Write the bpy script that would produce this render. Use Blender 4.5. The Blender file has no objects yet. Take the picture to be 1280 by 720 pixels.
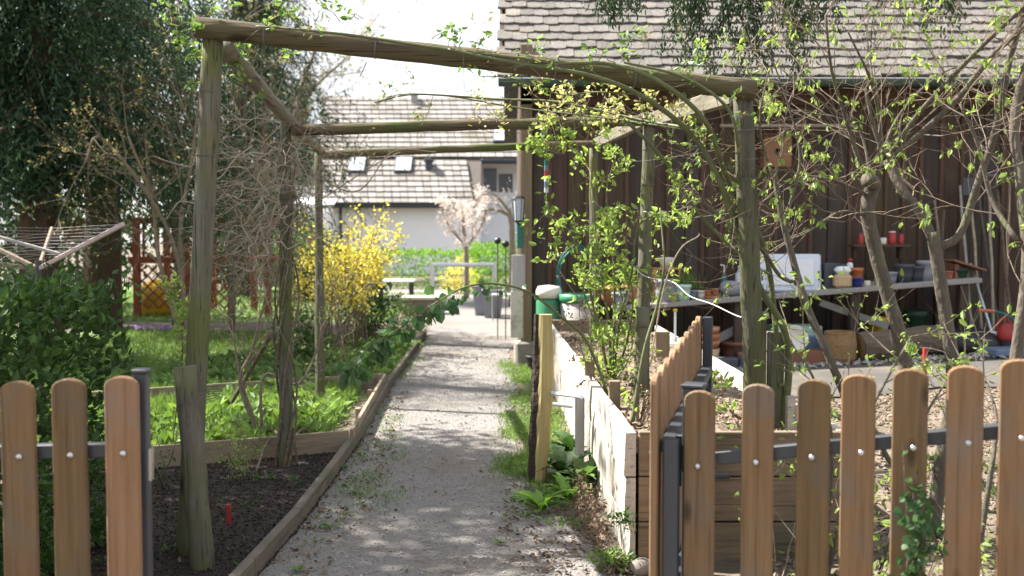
import bpy, math, random
import numpy as np
from mathutils import Vector, Matrix
R = math.radians
random.seed(7); rng = np.random.default_rng(7)
sc = bpy.context.scene; COL = sc.collection

# ------------------------------------------------------------------ camera
F = 35/36*1280; CH = 1.4; PITCH = math.atan(60/F)
cam = bpy.data.objects.new('camera', bpy.data.cameras.new('camera')); COL.objects.link(cam)
cam.location = (0, 0, CH); cam.rotation_euler = (R(90)-PITCH, 0, 0)
cam.data.lens = 35; cam.data.sensor_width = 36; cam.data.clip_end = 600; cam.data.clip_start = .05
cam.data.dof.use_dof = True; cam.data.dof.focus_distance = 4.9; cam.data.dof.aperture_fstop = 2.6
sc.camera = cam

def at(px, py, Y):
    dx = (px-640)/F; dz = -(py-360)/F
    d = Vector((dx, math.cos(PITCH)+dz*math.sin(PITCH), -math.sin(PITCH)+dz*math.cos(PITCH)))
    return Vector((0, 0, CH)) + d*(Y/d.y)
def gr(px, py, z=0.0):
    dx = (px-640)/F; dz = -(py-360)/F
    d = Vector((dx, math.cos(PITCH)+dz*math.sin(PITCH), -math.sin(PITCH)+dz*math.cos(PITCH)))
    return Vector((0, 0, CH)) + d*((z-CH)/d.z)
def gz(x, y):
    return 0.052*max(0.0, x-.4) * min(1, max(0, (16-y)/3))

# ------------------------------------------------------------------ world + sun
SUN_AZ, SUN_EL = 66, 50          # degrees left of +Y, elevation
world = bpy.data.worlds.new("World"); sc.world = world; world.use_nodes = True
nt = world.node_tree; nt.nodes.clear()
out = nt.nodes.new('ShaderNodeOutputWorld'); bg = nt.nodes.new('ShaderNodeBackground')
sky = nt.nodes.new('ShaderNodeTexSky'); sky.sky_type = 'NISHITA'; sky.sun_disc = False
sky.sun_elevation = R(SUN_EL); sky.sun_rotation = R(360-SUN_AZ); sky.air_density = 1.2; sky.dust_density = 1.0
tc = nt.nodes.new('ShaderNodeTexCoord'); mp = nt.nodes.new('ShaderNodeMapping'); mp.inputs['Scale'].default_value = (1, 1, 3)
nz = nt.nodes.new('ShaderNodeTexNoise'); nz.inputs['Scale'].default_value = 2.2; nz.inputs['Detail'].default_value = 7
cr = nt.nodes.new('ShaderNodeValToRGB'); cr.color_ramp.elements[0].position = .33; cr.color_ramp.elements[1].position = .58
cr.color_ramp.elements[0].color = (.45, .45, .45, 1)
mx = nt.nodes.new('ShaderNodeMix'); mx.data_type = 'RGBA'; mx.inputs[7].default_value = (3.4, 3.5, 3.65, 1)
L = nt.links.new
L(tc.outputs['Generated'], mp.inputs['Vector']); L(mp.outputs[0], nz.inputs['Vector']); L(nz.outputs['Fac'], cr.inputs['Fac'])
L(cr.outputs['Color'], mx.inputs[0]); L(sky.outputs[0], mx.inputs[6]); L(mx.outputs[2], bg.inputs['Color'])
bg.inputs['Strength'].default_value = 0.1; L(bg.outputs[0], out.inputs['Surface'])
sl = bpy.data.lights.new('sun', 'SUN'); sl.energy = 5.0; sl.angle = R(.5); sl.color = (1, .95, .86)
sun = bpy.data.objects.new('sun', sl); COL.objects.link(sun)
sdir = Vector((-math.sin(R(SUN_AZ))*math.cos(R(SUN_EL)), math.cos(R(SUN_AZ))*math.cos(R(SUN_EL)), math.sin(R(SUN_EL))))
sun.rotation_euler = sdir.to_track_quat('Z', 'Y').to_euler(); sun.location = (-20, 20, 30)
sc.view_settings.view_transform = 'Standard'; sc.view_settings.look = 'None'; sc.view_settings.gamma = 1
sc.view_settings.use_curve_mapping = False; sc.view_settings.exposure = 2.02

# ------------------------------------------------------------------ materials
def mat(name, c1, c2=None, scale=6, rough=.8, bump=.0, bscale=None, stretch=(1, 1, 1), spread=.25, detail=6,
        c3=None, s3=1.5, p3=.55, objvar=0.0, metal=0.0, trans=0.0, island=0.0, spec=.35, coord='Object', crack=0.0, cstretch=(8, 8, .25), knots=0.0, kstretch=(1, 1, .35), kscale=9):
    m = bpy.data.materials.new(name); m.use_nodes = True; n = m.node_tree.nodes; l = m.node_tree.links.new
    b = n['Principled BSDF']; b.inputs['Roughness'].default_value = rough; b.inputs['Metallic'].default_value = metal
    b.inputs['Specular IOR Level'].default_value = spec
    t = n.new('ShaderNodeTexCoord'); mpn = n.new('ShaderNodeMapping'); mpn.inputs['Scale'].default_value = stretch
    l(t.outputs[coord], mpn.inputs['Vector'])
    vec = mpn.outputs[0]
    if objvar:
        oi = n.new('ShaderNodeObjectInfo'); ad = n.new('ShaderNodeVectorMath'); ad.operation = 'MULTIPLY_ADD'
        ad.inputs[1].default_value = (1, 1, 1); cb = n.new('ShaderNodeCombineXYZ'); mu = n.new('ShaderNodeMath'); mu.operation = 'MULTIPLY'
        mu.inputs[1].default_value = 37; l(oi.outputs['Random'], mu.inputs[0])
        for k in range(3): l(mu.outputs[0], cb.inputs[k])
        l(vec, ad.inputs[0]); l(cb.outputs[0], ad.inputs[2]); vec = ad.outputs[0]
    col = None
    def mixc(fac, a, bcol):
        x = n.new('ShaderNodeMix'); x.data_type = 'RGBA'; l(fac, x.inputs[0])
        for s, v in ((6, a), (7, bcol)):
            if isinstance(v, tuple): x.inputs[s].default_value = (*v, 1)
            else: l(v, x.inputs[s])
        return x.outputs[2]
    z = n.new('ShaderNodeTexNoise'); z.inputs['Scale'].default_value = scale; z.inputs['Detail'].default_value = detail
    z.inputs['Roughness'].default_value = .65; l(vec, z.inputs['Vector'])
    mr = n.new('ShaderNodeMapRange'); mr.inputs[1].default_value = .5-spread; mr.inputs[2].default_value = .5+spread
    l(z.outputs['Fac'], mr.inputs[0])
    col = mixc(mr.outputs[0], c1, c2 or tuple(v*.75 for v in c1))
    if c3:
        z3 = n.new('ShaderNodeTexNoise'); z3.inputs['Scale'].default_value = s3; z3.inputs['Detail'].default_value = 4
        l(t.outputs[coord], z3.inputs['Vector']); m3 = n.new('ShaderNodeMapRange')
        m3.inputs[1].default_value = p3-.08; m3.inputs[2].default_value = p3+.12; l(z3.outputs['Fac'], m3.inputs[0])
        col = mixc(m3.outputs[0], col, c3)
    if crack:
        mc = n.new('ShaderNodeVectorMath'); mc.operation = 'MULTIPLY'; mc.inputs[1].default_value = tuple(q/max(w_, 1e-3) for q, w_ in zip(cstretch, stretch)); l(vec, mc.inputs[0])
        zc = n.new('ShaderNodeTexNoise'); zc.inputs['Scale'].default_value = 7; zc.inputs['Detail'].default_value = 3; l(mc.outputs[0], zc.inputs['Vector'])
        mk = n.new('ShaderNodeMapRange'); mk.inputs[1].default_value = .58; mk.inputs[2].default_value = .68; mk.inputs[4].default_value = crack; l(zc.outputs['Fac'], mk.inputs[0])
        col = mixc(mk.outputs[0], col, tuple(v*.28 for v in (c2 or c1)))
    if knots:
        mq = n.new('ShaderNodeVectorMath'); mq.operation = 'MULTIPLY'; mq.inputs[1].default_value = tuple(q/max(w_, 1e-3) for q, w_ in zip(kstretch, stretch)); l(vec, mq.inputs[0])
        vo = n.new('ShaderNodeTexVoronoi'); vo.inputs['Scale'].default_value = kscale; l(mq.outputs[0], vo.inputs['Vector'])
        mk = n.new('ShaderNodeMapRange'); mk.inputs[1].default_value = .06; mk.inputs[2].default_value = .15; mk.inputs[3].default_value = knots; mk.inputs[4].default_value = 0; l(vo.outputs['Distance'], mk.inputs[0])
        col = mixc(mk.outputs[0], col, tuple(v*.4 for v in (c2 or c1)))
    if objvar or island:
        src = n.new('ShaderNodeObjectInfo').outputs['Random'] if objvar else n.new('ShaderNodeNewGeometry').outputs['Random Per Island']
        amt = objvar or island
        hs = n.new('ShaderNodeHueSaturation'); mv = n.new('ShaderNodeMapRange'); l(src, mv.inputs[0])
        mv.inputs[3].default_value = 1-amt; mv.inputs[4].default_value = 1+amt; l(mv.outputs[0], hs.inputs['Value'])
        mh = n.new('ShaderNodeMapRange'); l(src, mh.inputs[0]); mh.inputs[3].default_value = .5+.03*amt; mh.inputs[4].default_value = .5-.03*amt
        l(mh.outputs[0], hs.inputs['Hue']); l(col, hs.inputs['Color']); col = hs.outputs[0]
    l(col, b.inputs['Base Color'])
    if bump:
        zb = n.new('ShaderNodeTexNoise'); zb.inputs['Scale'].default_value = bscale or scale*2; zb.inputs['Detail'].default_value = 5
        l(vec, zb.inputs['Vector']); bp = n.new('ShaderNodeBump'); bp.inputs['Strength'].default_value = bump; bp.inputs['Distance'].default_value = .02
        l(zb.outputs['Fac'], bp.inputs['Height']); l(bp.outputs[0], b.inputs['Normal'])
    if trans:
        tr = n.new('ShaderNodeBsdfTranslucent'); hs2 = n.new('ShaderNodeHueSaturation'); hs2.inputs['Value'].default_value = 1.5
        hs2.inputs['Saturation'].default_value = 1.1; hs2.inputs['Hue'].default_value = .49; l(col, hs2.inputs['Color']); l(hs2.outputs[0], tr.inputs['Color'])
        ms = n.new('ShaderNodeMixShader'); ms.inputs[0].default_value = trans; l(b.outputs[0], ms.inputs[1]); l(tr.outputs[0], ms.inputs[2])
        l(ms.outputs[0], n['Material Output'].inputs['Surface'])
    return m
M = {}
M['picket'] = mat('picket_wood', (.235, .142, .072), (.13, .075, .038), scale=16, stretch=(3.5, 3.5, .16), rough=.78, bump=.25, objvar=.3, c3=(.16, .115, .08), s3=6, p3=.55, crack=.35, knots=.8, spec=.2)
M['gatewood'] = mat('gate_wood', (.30, .18, .10), (.18, .11, .065), scale=16, stretch=(3.5, 3.5, .16), rough=.75, bump=.25, objvar=.2, crack=.6, spec=.2)
M['greymetal'] = mat('anthracite_metal', (.035, .04, .048), (.028, .032, .04), scale=4, rough=.42, spec=.5)
M['steel'] = mat('steel', (.55, .55, .56), rough=.3, metal=.9)
M['post'] = mat('weathered_post', (.15, .14, .11), (.065, .062, .048), scale=10, stretch=(2.5, 2.5, .16), rough=.95, bump=.5, c3=(.095, .10, .04), s3=2.4, p3=.5, objvar=.16, crack=.75, cstretch=(16, 16, .3), knots=.85, kscale=6, spec=.15)
M['beam'] = mat('weathered_beam', (.15, .115, .075), (.06, .047, .032), scale=10, stretch=(.16, 2.5, 2.5), rough=.95, bump=.5, c3=(.075, .085, .03), s3=2.0, p3=.55, crack=.8, cstretch=(.3, 16, 16), knots=.85, kstretch=(.35, 1, 1), kscale=6, spec=.15)
M['sidebeam'] = mat('weathered_side_beam', (.20, .175, .13), (.09, .08, .055), scale=9, stretch=(2, .2, 2), rough=.9, bump=.4, crack=.8, cstretch=(8, .25, 8))
M['border'] = mat('border_board', (.30, .24, .17), (.17, .13, .09), scale=10, stretch=(.3, .3, 2.5), rough=.9, bump=.3, c3=(.12, .11, .07), s3=5, p3=.6)
M['edging'] = mat('edging_timber', (.16, .135, .11), (.085, .07, .058), scale=10, stretch=(1, .3, 2), rough=.95, bump=.4, c3=(.09, .09, .06), s3=4, p3=.55)
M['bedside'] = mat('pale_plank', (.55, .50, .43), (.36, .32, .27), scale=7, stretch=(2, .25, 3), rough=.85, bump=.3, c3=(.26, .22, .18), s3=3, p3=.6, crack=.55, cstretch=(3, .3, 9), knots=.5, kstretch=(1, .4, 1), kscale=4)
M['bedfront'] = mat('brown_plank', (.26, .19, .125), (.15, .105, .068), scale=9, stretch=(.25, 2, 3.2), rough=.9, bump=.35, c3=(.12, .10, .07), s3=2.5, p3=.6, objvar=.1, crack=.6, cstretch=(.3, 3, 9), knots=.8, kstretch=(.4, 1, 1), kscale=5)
M['soil'] = mat('dark_mulch', (.030, .022, .017), (.012, .009, .007), scale=38, rough=1, bump=1, bscale=30, c3=(.055, .042, .03), s3=22, p3=.62)
M['bedsoil'] = mat('bed_soil', (.20, .15, .11), (.10, .075, .055), scale=22, rough=1, bump=1, bscale=26, c3=(.28, .22, .16), s3=18, p3=.6)
M['ground'] = mat('ground_soil', (.19, .155, .125), (.09, .072, .055), scale=12, rough=1, bump=1, bscale=30, c3=(.11, .085, .06), s3=3, p3=.5)
M['gravel'] = mat('path_gravel', (.28, .262, .25), (.16, .148, .14), scale=95, rough=.95, bump=.9, bscale=130, c3=(.19, .17, .15), s3=1.1, p3=.55, detail=8)
M['yard'] = mat('yard_grit_shaded', (.085, .078, .072), (.052, .048, .045), scale=40, rough=.95, bump=.5, bscale=60, c3=(.11, .095, .08), s3=1.5)  # shade over the yard is put into this darker base colour
M['lawn'] = mat('lawn_ground', (.10, .17, .04), (.07, .12, .03), scale=12, rough=1, bump=.6, c3=(.09, .10, .04), s3=2)
M['grass'] = mat('grass_blades', (.15, .24, .055), (.10, .175, .04), scale=3, rough=.55, trans=.35, island=.35)
M['weed'] = mat('weed_leaves', (.14, .23, .06), (.085, .15, .045), scale=4, rough=.5, trans=.35, island=.35)
M['dandelion'] = mat('dandelion_leaves', (.16, .30, .05), (.10, .22, .03), scale=4, rough=.45, trans=.4, island=.25)
M['darkweed'] = mat('dark_weed_leaves', (.05, .11, .025), (.03, .07, .018), scale=4, rough=.5, trans=.3, island=.3)
M['hedge'] = mat('hedge_leaves', (.055, .115, .025), (.035, .075, .018), scale=5, rough=.5, trans=.25, island=.45, spec=.3)
M['conifer'] = mat('conifer_sprays', (.044, .09, .036), (.018, .042, .018), scale=1.2, rough=.6, trans=.15, island=.5)
M['conifer2'] = mat('conifer_light_sprays', (.045, .085, .03), (.02, .045, .02), scale=1.2, rough=.6, trans=.2, island=.45)
M['spruce'] = mat('spruce_needles', (.055, .095, .035), (.025, .05, .02), scale=2, rough=.6, trans=.15, island=.4)
M['creamleaf'] = mat('cream_young_leaves', (.42, .40, .17), (.28, .30, .10), scale=6, rough=.5, trans=.5, island=.35)
M['lime'] = mat('young_leaves', (.25, .34, .09), (.15, .23, .055), scale=6, rough=.5, trans=.5, island=.3)
M['rose'] = mat('rose_leaves', (.16, .25, .06), (.09, .17, .045), scale=6, rough=.45, trans=.45, island=.4)
M['rosebronze'] = mat('bronze_young_leaves', (.22, .17, .08), (.18, .20, .06), scale=6, rough=.5, trans=.45, island=.35)
M['bigleaf'] = mat('dark_shoot_leaves', (.065, .13, .045), (.04, .09, .03), scale=5, rough=.45, trans=.4, island=.3)
M['cane'] = mat('green_cane', (.11, .13, .045), (.07, .075, .035), scale=14, rough=.6, bump=.2)
M['bark'] = mat('grey_bark', (.13, .108, .086), (.062, .05, .04), scale=22, stretch=(1.5, 1.5, .6), rough=.95, bump=.5, c3=(.11, .12, .06), s3=6, p3=.6)
M['twig'] = mat('dry_twigs', (.24, .19, .14), (.12, .09, .065), scale=20, rough=.9)
M['paletwig'] = mat('pale_twigs', (.34, .29, .22), (.2, .16, .12), scale=20, rough=.9)
M['redbark'] = mat('red_bark', (.105, .062, .042), (.045, .03, .022), scale=6, stretch=(3, 3, .4), rough=1, bump=.8)
M['forsythia'] = mat('forsythia_petals', (.74, .68, .15), (.62, .56, .10), scale=5, rough=.6, trans=.25, island=.2)
M['blossom'] = mat('blossom', (.8, .73, .68), (.66, .58, .52), scale=5, rough=.7, trans=.4, island=.2)
M['purple'] = mat('purple_petals', (.45, .32, .58), (.33, .2, .46), scale=5, rough=.6, trans=.4, island=.3)
M['barn'] = mat('barn_boards', (.082, .058, .043), (.042, .031, .024), scale=7, stretch=(3, 3, .15), rough=.85, bump=.3, c3=(.075, .042, .028), s3=1.7, p3=.58)
M['box_wood'] = mat('bird_box_wood', (.24, .12, .06), scale=8, rough=.8)
M['batten'] = mat('barn_batten', (.115, .068, .045), (.055, .03, .02), scale=7, stretch=(3, 3, .15), rough=.85, bump=.2)
M['rawpost'] = mat('corner_timber', (.22, .165, .105), (.12, .09, .058), scale=7, stretch=(3, 3, .15), rough=.85, bump=.3)
M['tile'] = mat('roof_tile', (.165, .15, .138), (.082, .074, .068), scale=16, rough=.95, bump=.6, island=.22, c3=(.17, .155, .13), s3=3, p3=.62)
M['gutter'] = mat('gutter_paint', (.05, .085, .07), (.04, .065, .055), scale=3, rough=.5)
M['zinc'] = mat('zinc', (.5, .52, .55), (.42, .44, .47), scale=5, rough=.4, metal=.5)
M['greywood'] = mat('grey_board', (.30, .285, .27), (.2, .19, .175), scale=8, stretch=(.4, 2, 2), rough=.85, bump=.25)
M['greyvert'] = mat('grey_vertical_board', (.38, .36, .35), (.26, .245, .235), scale=8, stretch=(3, 3, .2), rough=.85, bump=.25)
M['endgrain'] = mat('split_wood', (.42, .34, .15), (.26, .20, .085), scale=8, stretch=(3, 3, .25), rough=.85, bump=.5)
M['darkbark'] = mat('dark_bark', (.05, .036, .026), (.025, .018, .013), scale=18, rough=1, bump=1)
M['stone'] = mat('stone', (.26, .23, .20), (.15, .135, .12), scale=9, rough=.9, bump=.5)
M['wall_white'] = mat('white_render', (.85, .86, .88), (.82, .83, .86), scale=1, rough=.9)
M['terracotta'] = mat('terracotta', (.40, .15, .07), (.30, .11, .055), scale=10, rough=.85, c3=(.42, .3, .22), s3=8, p3=.62)
M['log'] = mat('log_bark', (.16, .125, .09), (.07, .05, .035), scale=8, stretch=(.3, 2, 2), rough=1, bump=.9)
M['wicker'] = mat('wicker', (.33, .21, .10), (.16, .095, .04), scale=30, stretch=(1, 1, 2.5), rough=.9, bump=.8)
M['redwood'] = mat('red_stained_wood', (.26, .065, .03), (.16, .04, .02), scale=6, stretch=(2, 2, .3), rough=.8)
M['deadleaf'] = mat('dead_leaf', (.20, .14, .09), (.11, .075, .05), scale=12, rough=.9, island=.5)
M['pebble'] = mat('pebble', (.34, .32, .305), (.18, .17, .16), scale=30, rough=.9, island=.45)
M['clod'] = mat('mulch_chip', (.045, .032, .024), (.02, .014, .01), scale=30, rough=1, island=.6)
M['soilclod'] = mat('soil_crumb', (.24, .19, .14), (.13, .10, .07), scale=30, rough=1, island=.45)
M['twine'] = mat('binding_wire', (.12, .11, .10), rough=.6)
M['twinewhite'] = mat('white_string', (.75, .75, .72), rough=.7)
def plain(name, c, rough=.5, **k): 
    M[name] = mat(name, c, tuple(v*.88 for v in c), scale=7, rough=rough, **k); return M[name]
for nme, c, r_ in [('whiteplastic', (.70, .72, .76), .4), ('translucent_white', (.62, .66, .76), .35), ('greenplastic', (.04, .20, .10), .4), ('tealplastic', (.015, .12, .10), .4),
                ('mint', (.42, .62, .52), .5), ('greypot', (.24, .25, .29), .7), ('blueglaze', (.02, .03, .18), .3), ('redplastic', (.33, .035, .03), .4),
                ('orangeplastic', (.42, .13, .05), .5), ('blackplastic', (.02, .02, .022), .5), ('darkbox', (.06, .065, .08), .5), ('tanplastic', (.45, .32, .19), .6),
                ('cream', (.62, .58, .5), .7), ('yellowfabric', (.60, .38, .02), .8), ('bluemetal', (.12, .17, .25), .5), ('pinkmetal', (.42, .33, .32), .5),
                ('rust', (.22, .10, .06), .8), ('white_metal', (.8, .8, .8), .5), ('darkgreen', (.02, .05, .03), .5), ('glass', (.45, .5, .55), .15), ('concrete', (.30, .28, .26), .9),
                ('crate', (.42, .24, .10), .8), ('window_dark', (.08, .09, .11), .1), ('paving', (.42, .39, .35), .9), ('rope', (.35, .28, .17), .9)]:
    plain(nme, c, r_)
# distant roof: courses of tiles
def tiled_roof_mat():
    m = bpy.data.materials.new('far_roof_tiles'); m.use_nodes = True; n = m.node_tree.nodes; l = m.node_tree.links.new; b = n['Principled BSDF']
    t = n.new('ShaderNodeTexCoord'); br = n.new('ShaderNodeTexBrick'); br.inputs['Scale'].default_value = 1
    br.inputs['Brick Width'].default_value = .30; br.inputs['Row Height'].default_value = .38; br.inputs['Mortar Size'].default_value = .05; br.inputs['Mortar Smooth'].default_value = .4
    br.inputs['Color1'].default_value = (.37, .32, .29, 1); br.inputs['Color2'].default_value = (.27, .23, .21, 1); br.inputs['Mortar'].default_value = (.10, .085, .08, 1)
    l(t.outputs['UV'], br.inputs['Vector']); l(br.outputs['Color'], b.inputs['Base Color']); b.inputs['Roughness'].default_value = .9
    return m
M['farroof'] = tiled_roof_mat()
M['farunder'] = mat('roof_underlay', (.12, .10, .09), rough=1)
M['fartile'] = mat('far_tile', (.29, .27, .255), (.19, .175, .165), scale=3, rough=.9, island=.25, c3=(.17, .15, .12), s3=.6, p3=.6)

# ------------------------------------------------------------------ helpers
ORG = {}
def tag(o, label=None, cat=None, group=None, kind=None):
    if label: o['label'] = label
    if cat: o['category'] = cat
    if group: o['group'] = group
    if kind: o['kind'] = kind
    return o
def thing(name, label, cat, loc, group=None):
    o = bpy.data.objects.new(name, None); COL.objects.link(o); o.location = loc; o.empty_display_size = .1
    ORG[o.name] = Vector(loc); return tag(o, label, cat, group)
def cat_rom(pts, n=6):
    P = [Vector(p) for p in pts]
    if len(P) < 3: return P
    Q = [P[0]*2-P[1]]+P+[P[-1]*2-P[-2]]; o = []
    for i in range(1, len(Q)-2):
        for k in range(n):
            t = k/n; a, b, c, d = Q[i-1], Q[i], Q[i+1], Q[i+2]
            o.append(.5*((2*b)+(c-a)*t+(2*a-5*b+4*c-d)*t*t+(3*b-a-3*c+d)*t**3))
    o.append(P[-1]); return o
class MB:
    def __init__(s): s.v = []; s.f = []; s.uv = None
    def add(s, vs, fs):
        k = len(s.v); s.v.extend([tuple(p) for p in vs]); s.f.extend([tuple(i+k for i in f) for f in fs]); return s
    def box(s, c, size, rot=None, bev=.0, jit=0):
        x, y, z = [d/2 for d in size]; c = Vector(c)
        rot = rot if rot is not None else Matrix.Identity(3)
        if isinstance(rot, (int, float)): rot = Matrix.Rotation(rot, 3, 'Z')
        b = min(bev, x*.9, y*.9, z*.9)
        if b > 0:
            vs = []
            for sx in (-1, 1):
                for sy in (-1, 1):
                    for sz in (-1, 1):
                        vs += [(sx*x, sy*(y-b), sz*(z-b)), (sx*(x-b), sy*y, sz*(z-b)), (sx*(x-b), sy*(y-b), sz*z)]
            idx = lambda sx, sy, sz, k: ((sx > 0)*4+(sy > 0)*2+(sz > 0))*3+k
            fs = []
            for sgn in (-1, 1):
                fs.append([idx(sgn, a, bb, 0) for a, bb in ((-1, -1), (1, -1), (1, 1), (-1, 1))])
                fs.append([idx(a, sgn, bb, 1) for a, bb in ((-1, -1), (1, -1), (1, 1), (-1, 1))])
                fs.append([idx(a, bb, sgn, 2) for a, bb in ((-1, -1), (1, -1), (1, 1), (-1, 1))])
            for a in (-1, 1):
                for bb in (-1, 1):
                    fs.append([idx(a, bb, -1, 0), idx(a, bb, 1, 0), idx(a, bb, 1, 1), idx(a, bb, -1, 1)])
                    fs.append([idx(a, -1, bb, 0), idx(a, 1, bb, 0), idx(a, 1, bb, 2), idx(a, -1, bb, 2)])
                    fs.append([idx(-1, a, bb, 1), idx(1, a, bb, 1), idx(1, a, bb, 2), idx(-1, a, bb, 2)])
                    for cc in (-1, 1): fs.append([idx(a, bb, cc, 0), idx(a, bb, cc, 1), idx(a, bb, cc, 2)])
        else:
            vs = [(sx*x, sy*y, sz*z) for sx in (-1, 1) for sy in (-1, 1) for sz in (-1, 1)]
            fs = [(0, 1, 3, 2), (4, 6, 7, 5), (0, 4, 5, 1), (2, 3, 7, 6), (0, 2, 6, 4), (1, 5, 7, 3)]
        return s.add([rot @ Vector(p)*1+c+(Vector([random.uniform(-jit, jit) for _ in range(3)]) if jit else Vector()) for p in vs], fs)
    def bar(s, a, b, w, h, up=(0, 0, 1), bev=0):
        a = Vector(a); b = Vector(b); d = (b-a); L_ = d.length; d.normalize()
        side = Vector(up).cross(d); side.normalize(); u = d.cross(side)
        rot = Matrix((d, side, u)).transposed()
        return s.box((a+b)/2, (L_, w, h), rot, bev)
    def tube(s, pts, r, n=8, cap=True, wob=0):
        P = [Vector(p) for p in pts]; N = len(P)
        if isinstance(r, (int, float)): r = [r]*N
        elif len(r) == 2: r = [r[0]+(r[1]-r[0])*i/(N-1) for i in range(N)]
        elif len(r) != N:
            m = len(r)-1; r = [r[min(m-1, int(i/(N-1)*m))]*(1-(i/(N-1)*m-min(m-1, int(i/(N-1)*m))))+r[min(m-1, int(i/(N-1)*m))+1]*(i/(N-1)*m-min(m-1, int(i/(N-1)*m))) for i in range(N)]
        u = None; vs = []
        for i in range(N):
            t = (P[min(i+1, N-1)]-P[max(i-1, 0)])
            if t.length < 1e-9: t = Vector((0, 0, 1))
            t.normalize()
            if u is None: u = t.orthogonal().normalized()
            else:
                u = u-t*u.dot(t); u = u.normalized() if u.length > 1e-6 else t.orthogonal().normalized()
            w = t.cross(u)
            for k in range(n):
                a = 2*math.pi*k/n; rr = r[i]*(1+(random.uniform(-wob, wob) if wob else 0))
                vs.append(P[i]+u*math.cos(a)*rr+w*math.sin(a)*rr)
        fs = [(i*n+k, i*n+(k+1) % n, (i+1)*n+(k+1) % n, (i+1)*n+k) for i in range(N-1) for k in range(n)]
        if cap: fs += [tuple(range(n-1, -1, -1)), tuple(range((N-1)*n, N*n))]
        return s.add(vs, fs)
    def lathe(s, prof, c, n=20, sx=1, sy=1):
        c = Vector(c); vs = []; fs = []
        for r, z in prof:
            for k in range(n):
                a = 2*math.pi*k/n; vs.append(c+Vector((r*math.cos(a)*sx, r*math.sin(a)*sy, z)))
        for i in range(len(prof)-1):
            for k in range(n): fs.append((i*n+k, i*n+(k+1) % n, (i+1)*n+(k+1) % n, (i+1)*n+k))
        fs.append(tuple(range(n-1, -1, -1))); fs.append(tuple(range((len(prof)-1)*n, len(prof)*n)))
        return s.add(vs, fs)
    def bulk(s, V, Fc):
        k = len(s.v); s.v.extend(map(tuple, V.tolist())); s.f.extend(map(tuple, (Fc+k).tolist())); return s
    def build(s, name, m, parent=None, origin=None, smooth=False):
        org = ORG[parent.name] if parent is not None else (Vector(origin) if origin is not None else Vector())
        V = np.array(s.v, dtype=np.float64)-np.array(org)
        me = bpy.data.meshes.new(name); me.from_pydata(V.tolist(), [], s.f); me.validate()
        me.materials.append(m)
        if smooth: me.polygons.foreach_set('use_smooth', [True]*len(me.polygons))
        o = bpy.data.objects.new(name, me); COL.objects.link(o)
        ORG[o.name] = org
        if parent is not None: o.parent = parent; o.location = (0, 0, 0)
        else: o.location = org
        return o
def sub(o_mb, name, m, parent, smooth=False): return o_mb.build(name, m, parent, smooth=smooth)

def leaves(mb, P, D, size, w=.45, fold=.25, droop=0.0, flat=None):
    """folded two-quad leaves at points P along directions D"""
    P = np.asarray(P, float).reshape(-1, 3); n = len(P)
    if n == 0: return mb
    D = np.asarray(D, float).reshape(-1, 3)+0; D /= np.linalg.norm(D, axis=1, keepdims=True)+1e-9
    size = np.broadcast_to(np.asarray(size, float), (n,))[:, None]
    q = rng.normal(size=(n, 3)) if flat is None else np.array([0, 0, 1.0])+rng.normal(size=(n, 3))*flat
    S = np.cross(D, q); S /= np.linalg.norm(S, axis=1, keepdims=True)+1e-9
    N = np.cross(S, D)
    def p(a, b, c): return P+D*size*a+S*size*w*b+N*size*c
    V = np.stack([p(0, 0, 0), p(.3, .5, fold*.4), p(.68, .42, fold*.4-droop*.3), p(1, 0, -droop), p(.68, -.42, fold*.4-droop*.3), p(.3, -.5, fold*.4)], 1).reshape(-1, 3)
    b = (np.arange(n)*6)[:, None]
    Fc = np.concatenate([b+np.array([[0, 1, 2, 3]]), b+np.array([[0, 3, 4, 5]])], 0)
    return mb.bulk(V, Fc)
def blades(mb, P, h, w=.006, lean=.35):
    P = np.asarray(P, float); n = len(P); a = rng.uniform(0, 2*np.pi, n); h = np.broadcast_to(h, (n,))*rng.uniform(.5, 1.2, n)
    d = np.stack([np.cos(a), np.sin(a), np.zeros(n)], 1); ln = rng.uniform(0.05, lean, n)[:, None]; b = rng.uniform(0, 2*np.pi, n)
    l2 = np.stack([np.cos(b), np.sin(b), np.zeros(n)], 1); up = np.array([0, 0, 1.0])
    V = np.stack([P-d*w, P+d*w, P+d*w*.7+l2*ln*h[:, None]*.4+up*h[:, None]*.6, P-d*w*.7+l2*ln*h[:, None]*.4+up*h[:, None]*.6, P+l2*ln*h[:, None]*1.3+up*h[:, None]], 1).reshape(-1, 3)
    k = (np.arange(n)*5)[:, None]
    mb.bulk(V, k+np.array([[0, 1, 2, 3]]))
    base = len(mb.v)-len(V); mb.f.extend(map(tuple, (k+np.array([[3, 2, 4]])+base).tolist())); return mb
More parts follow.
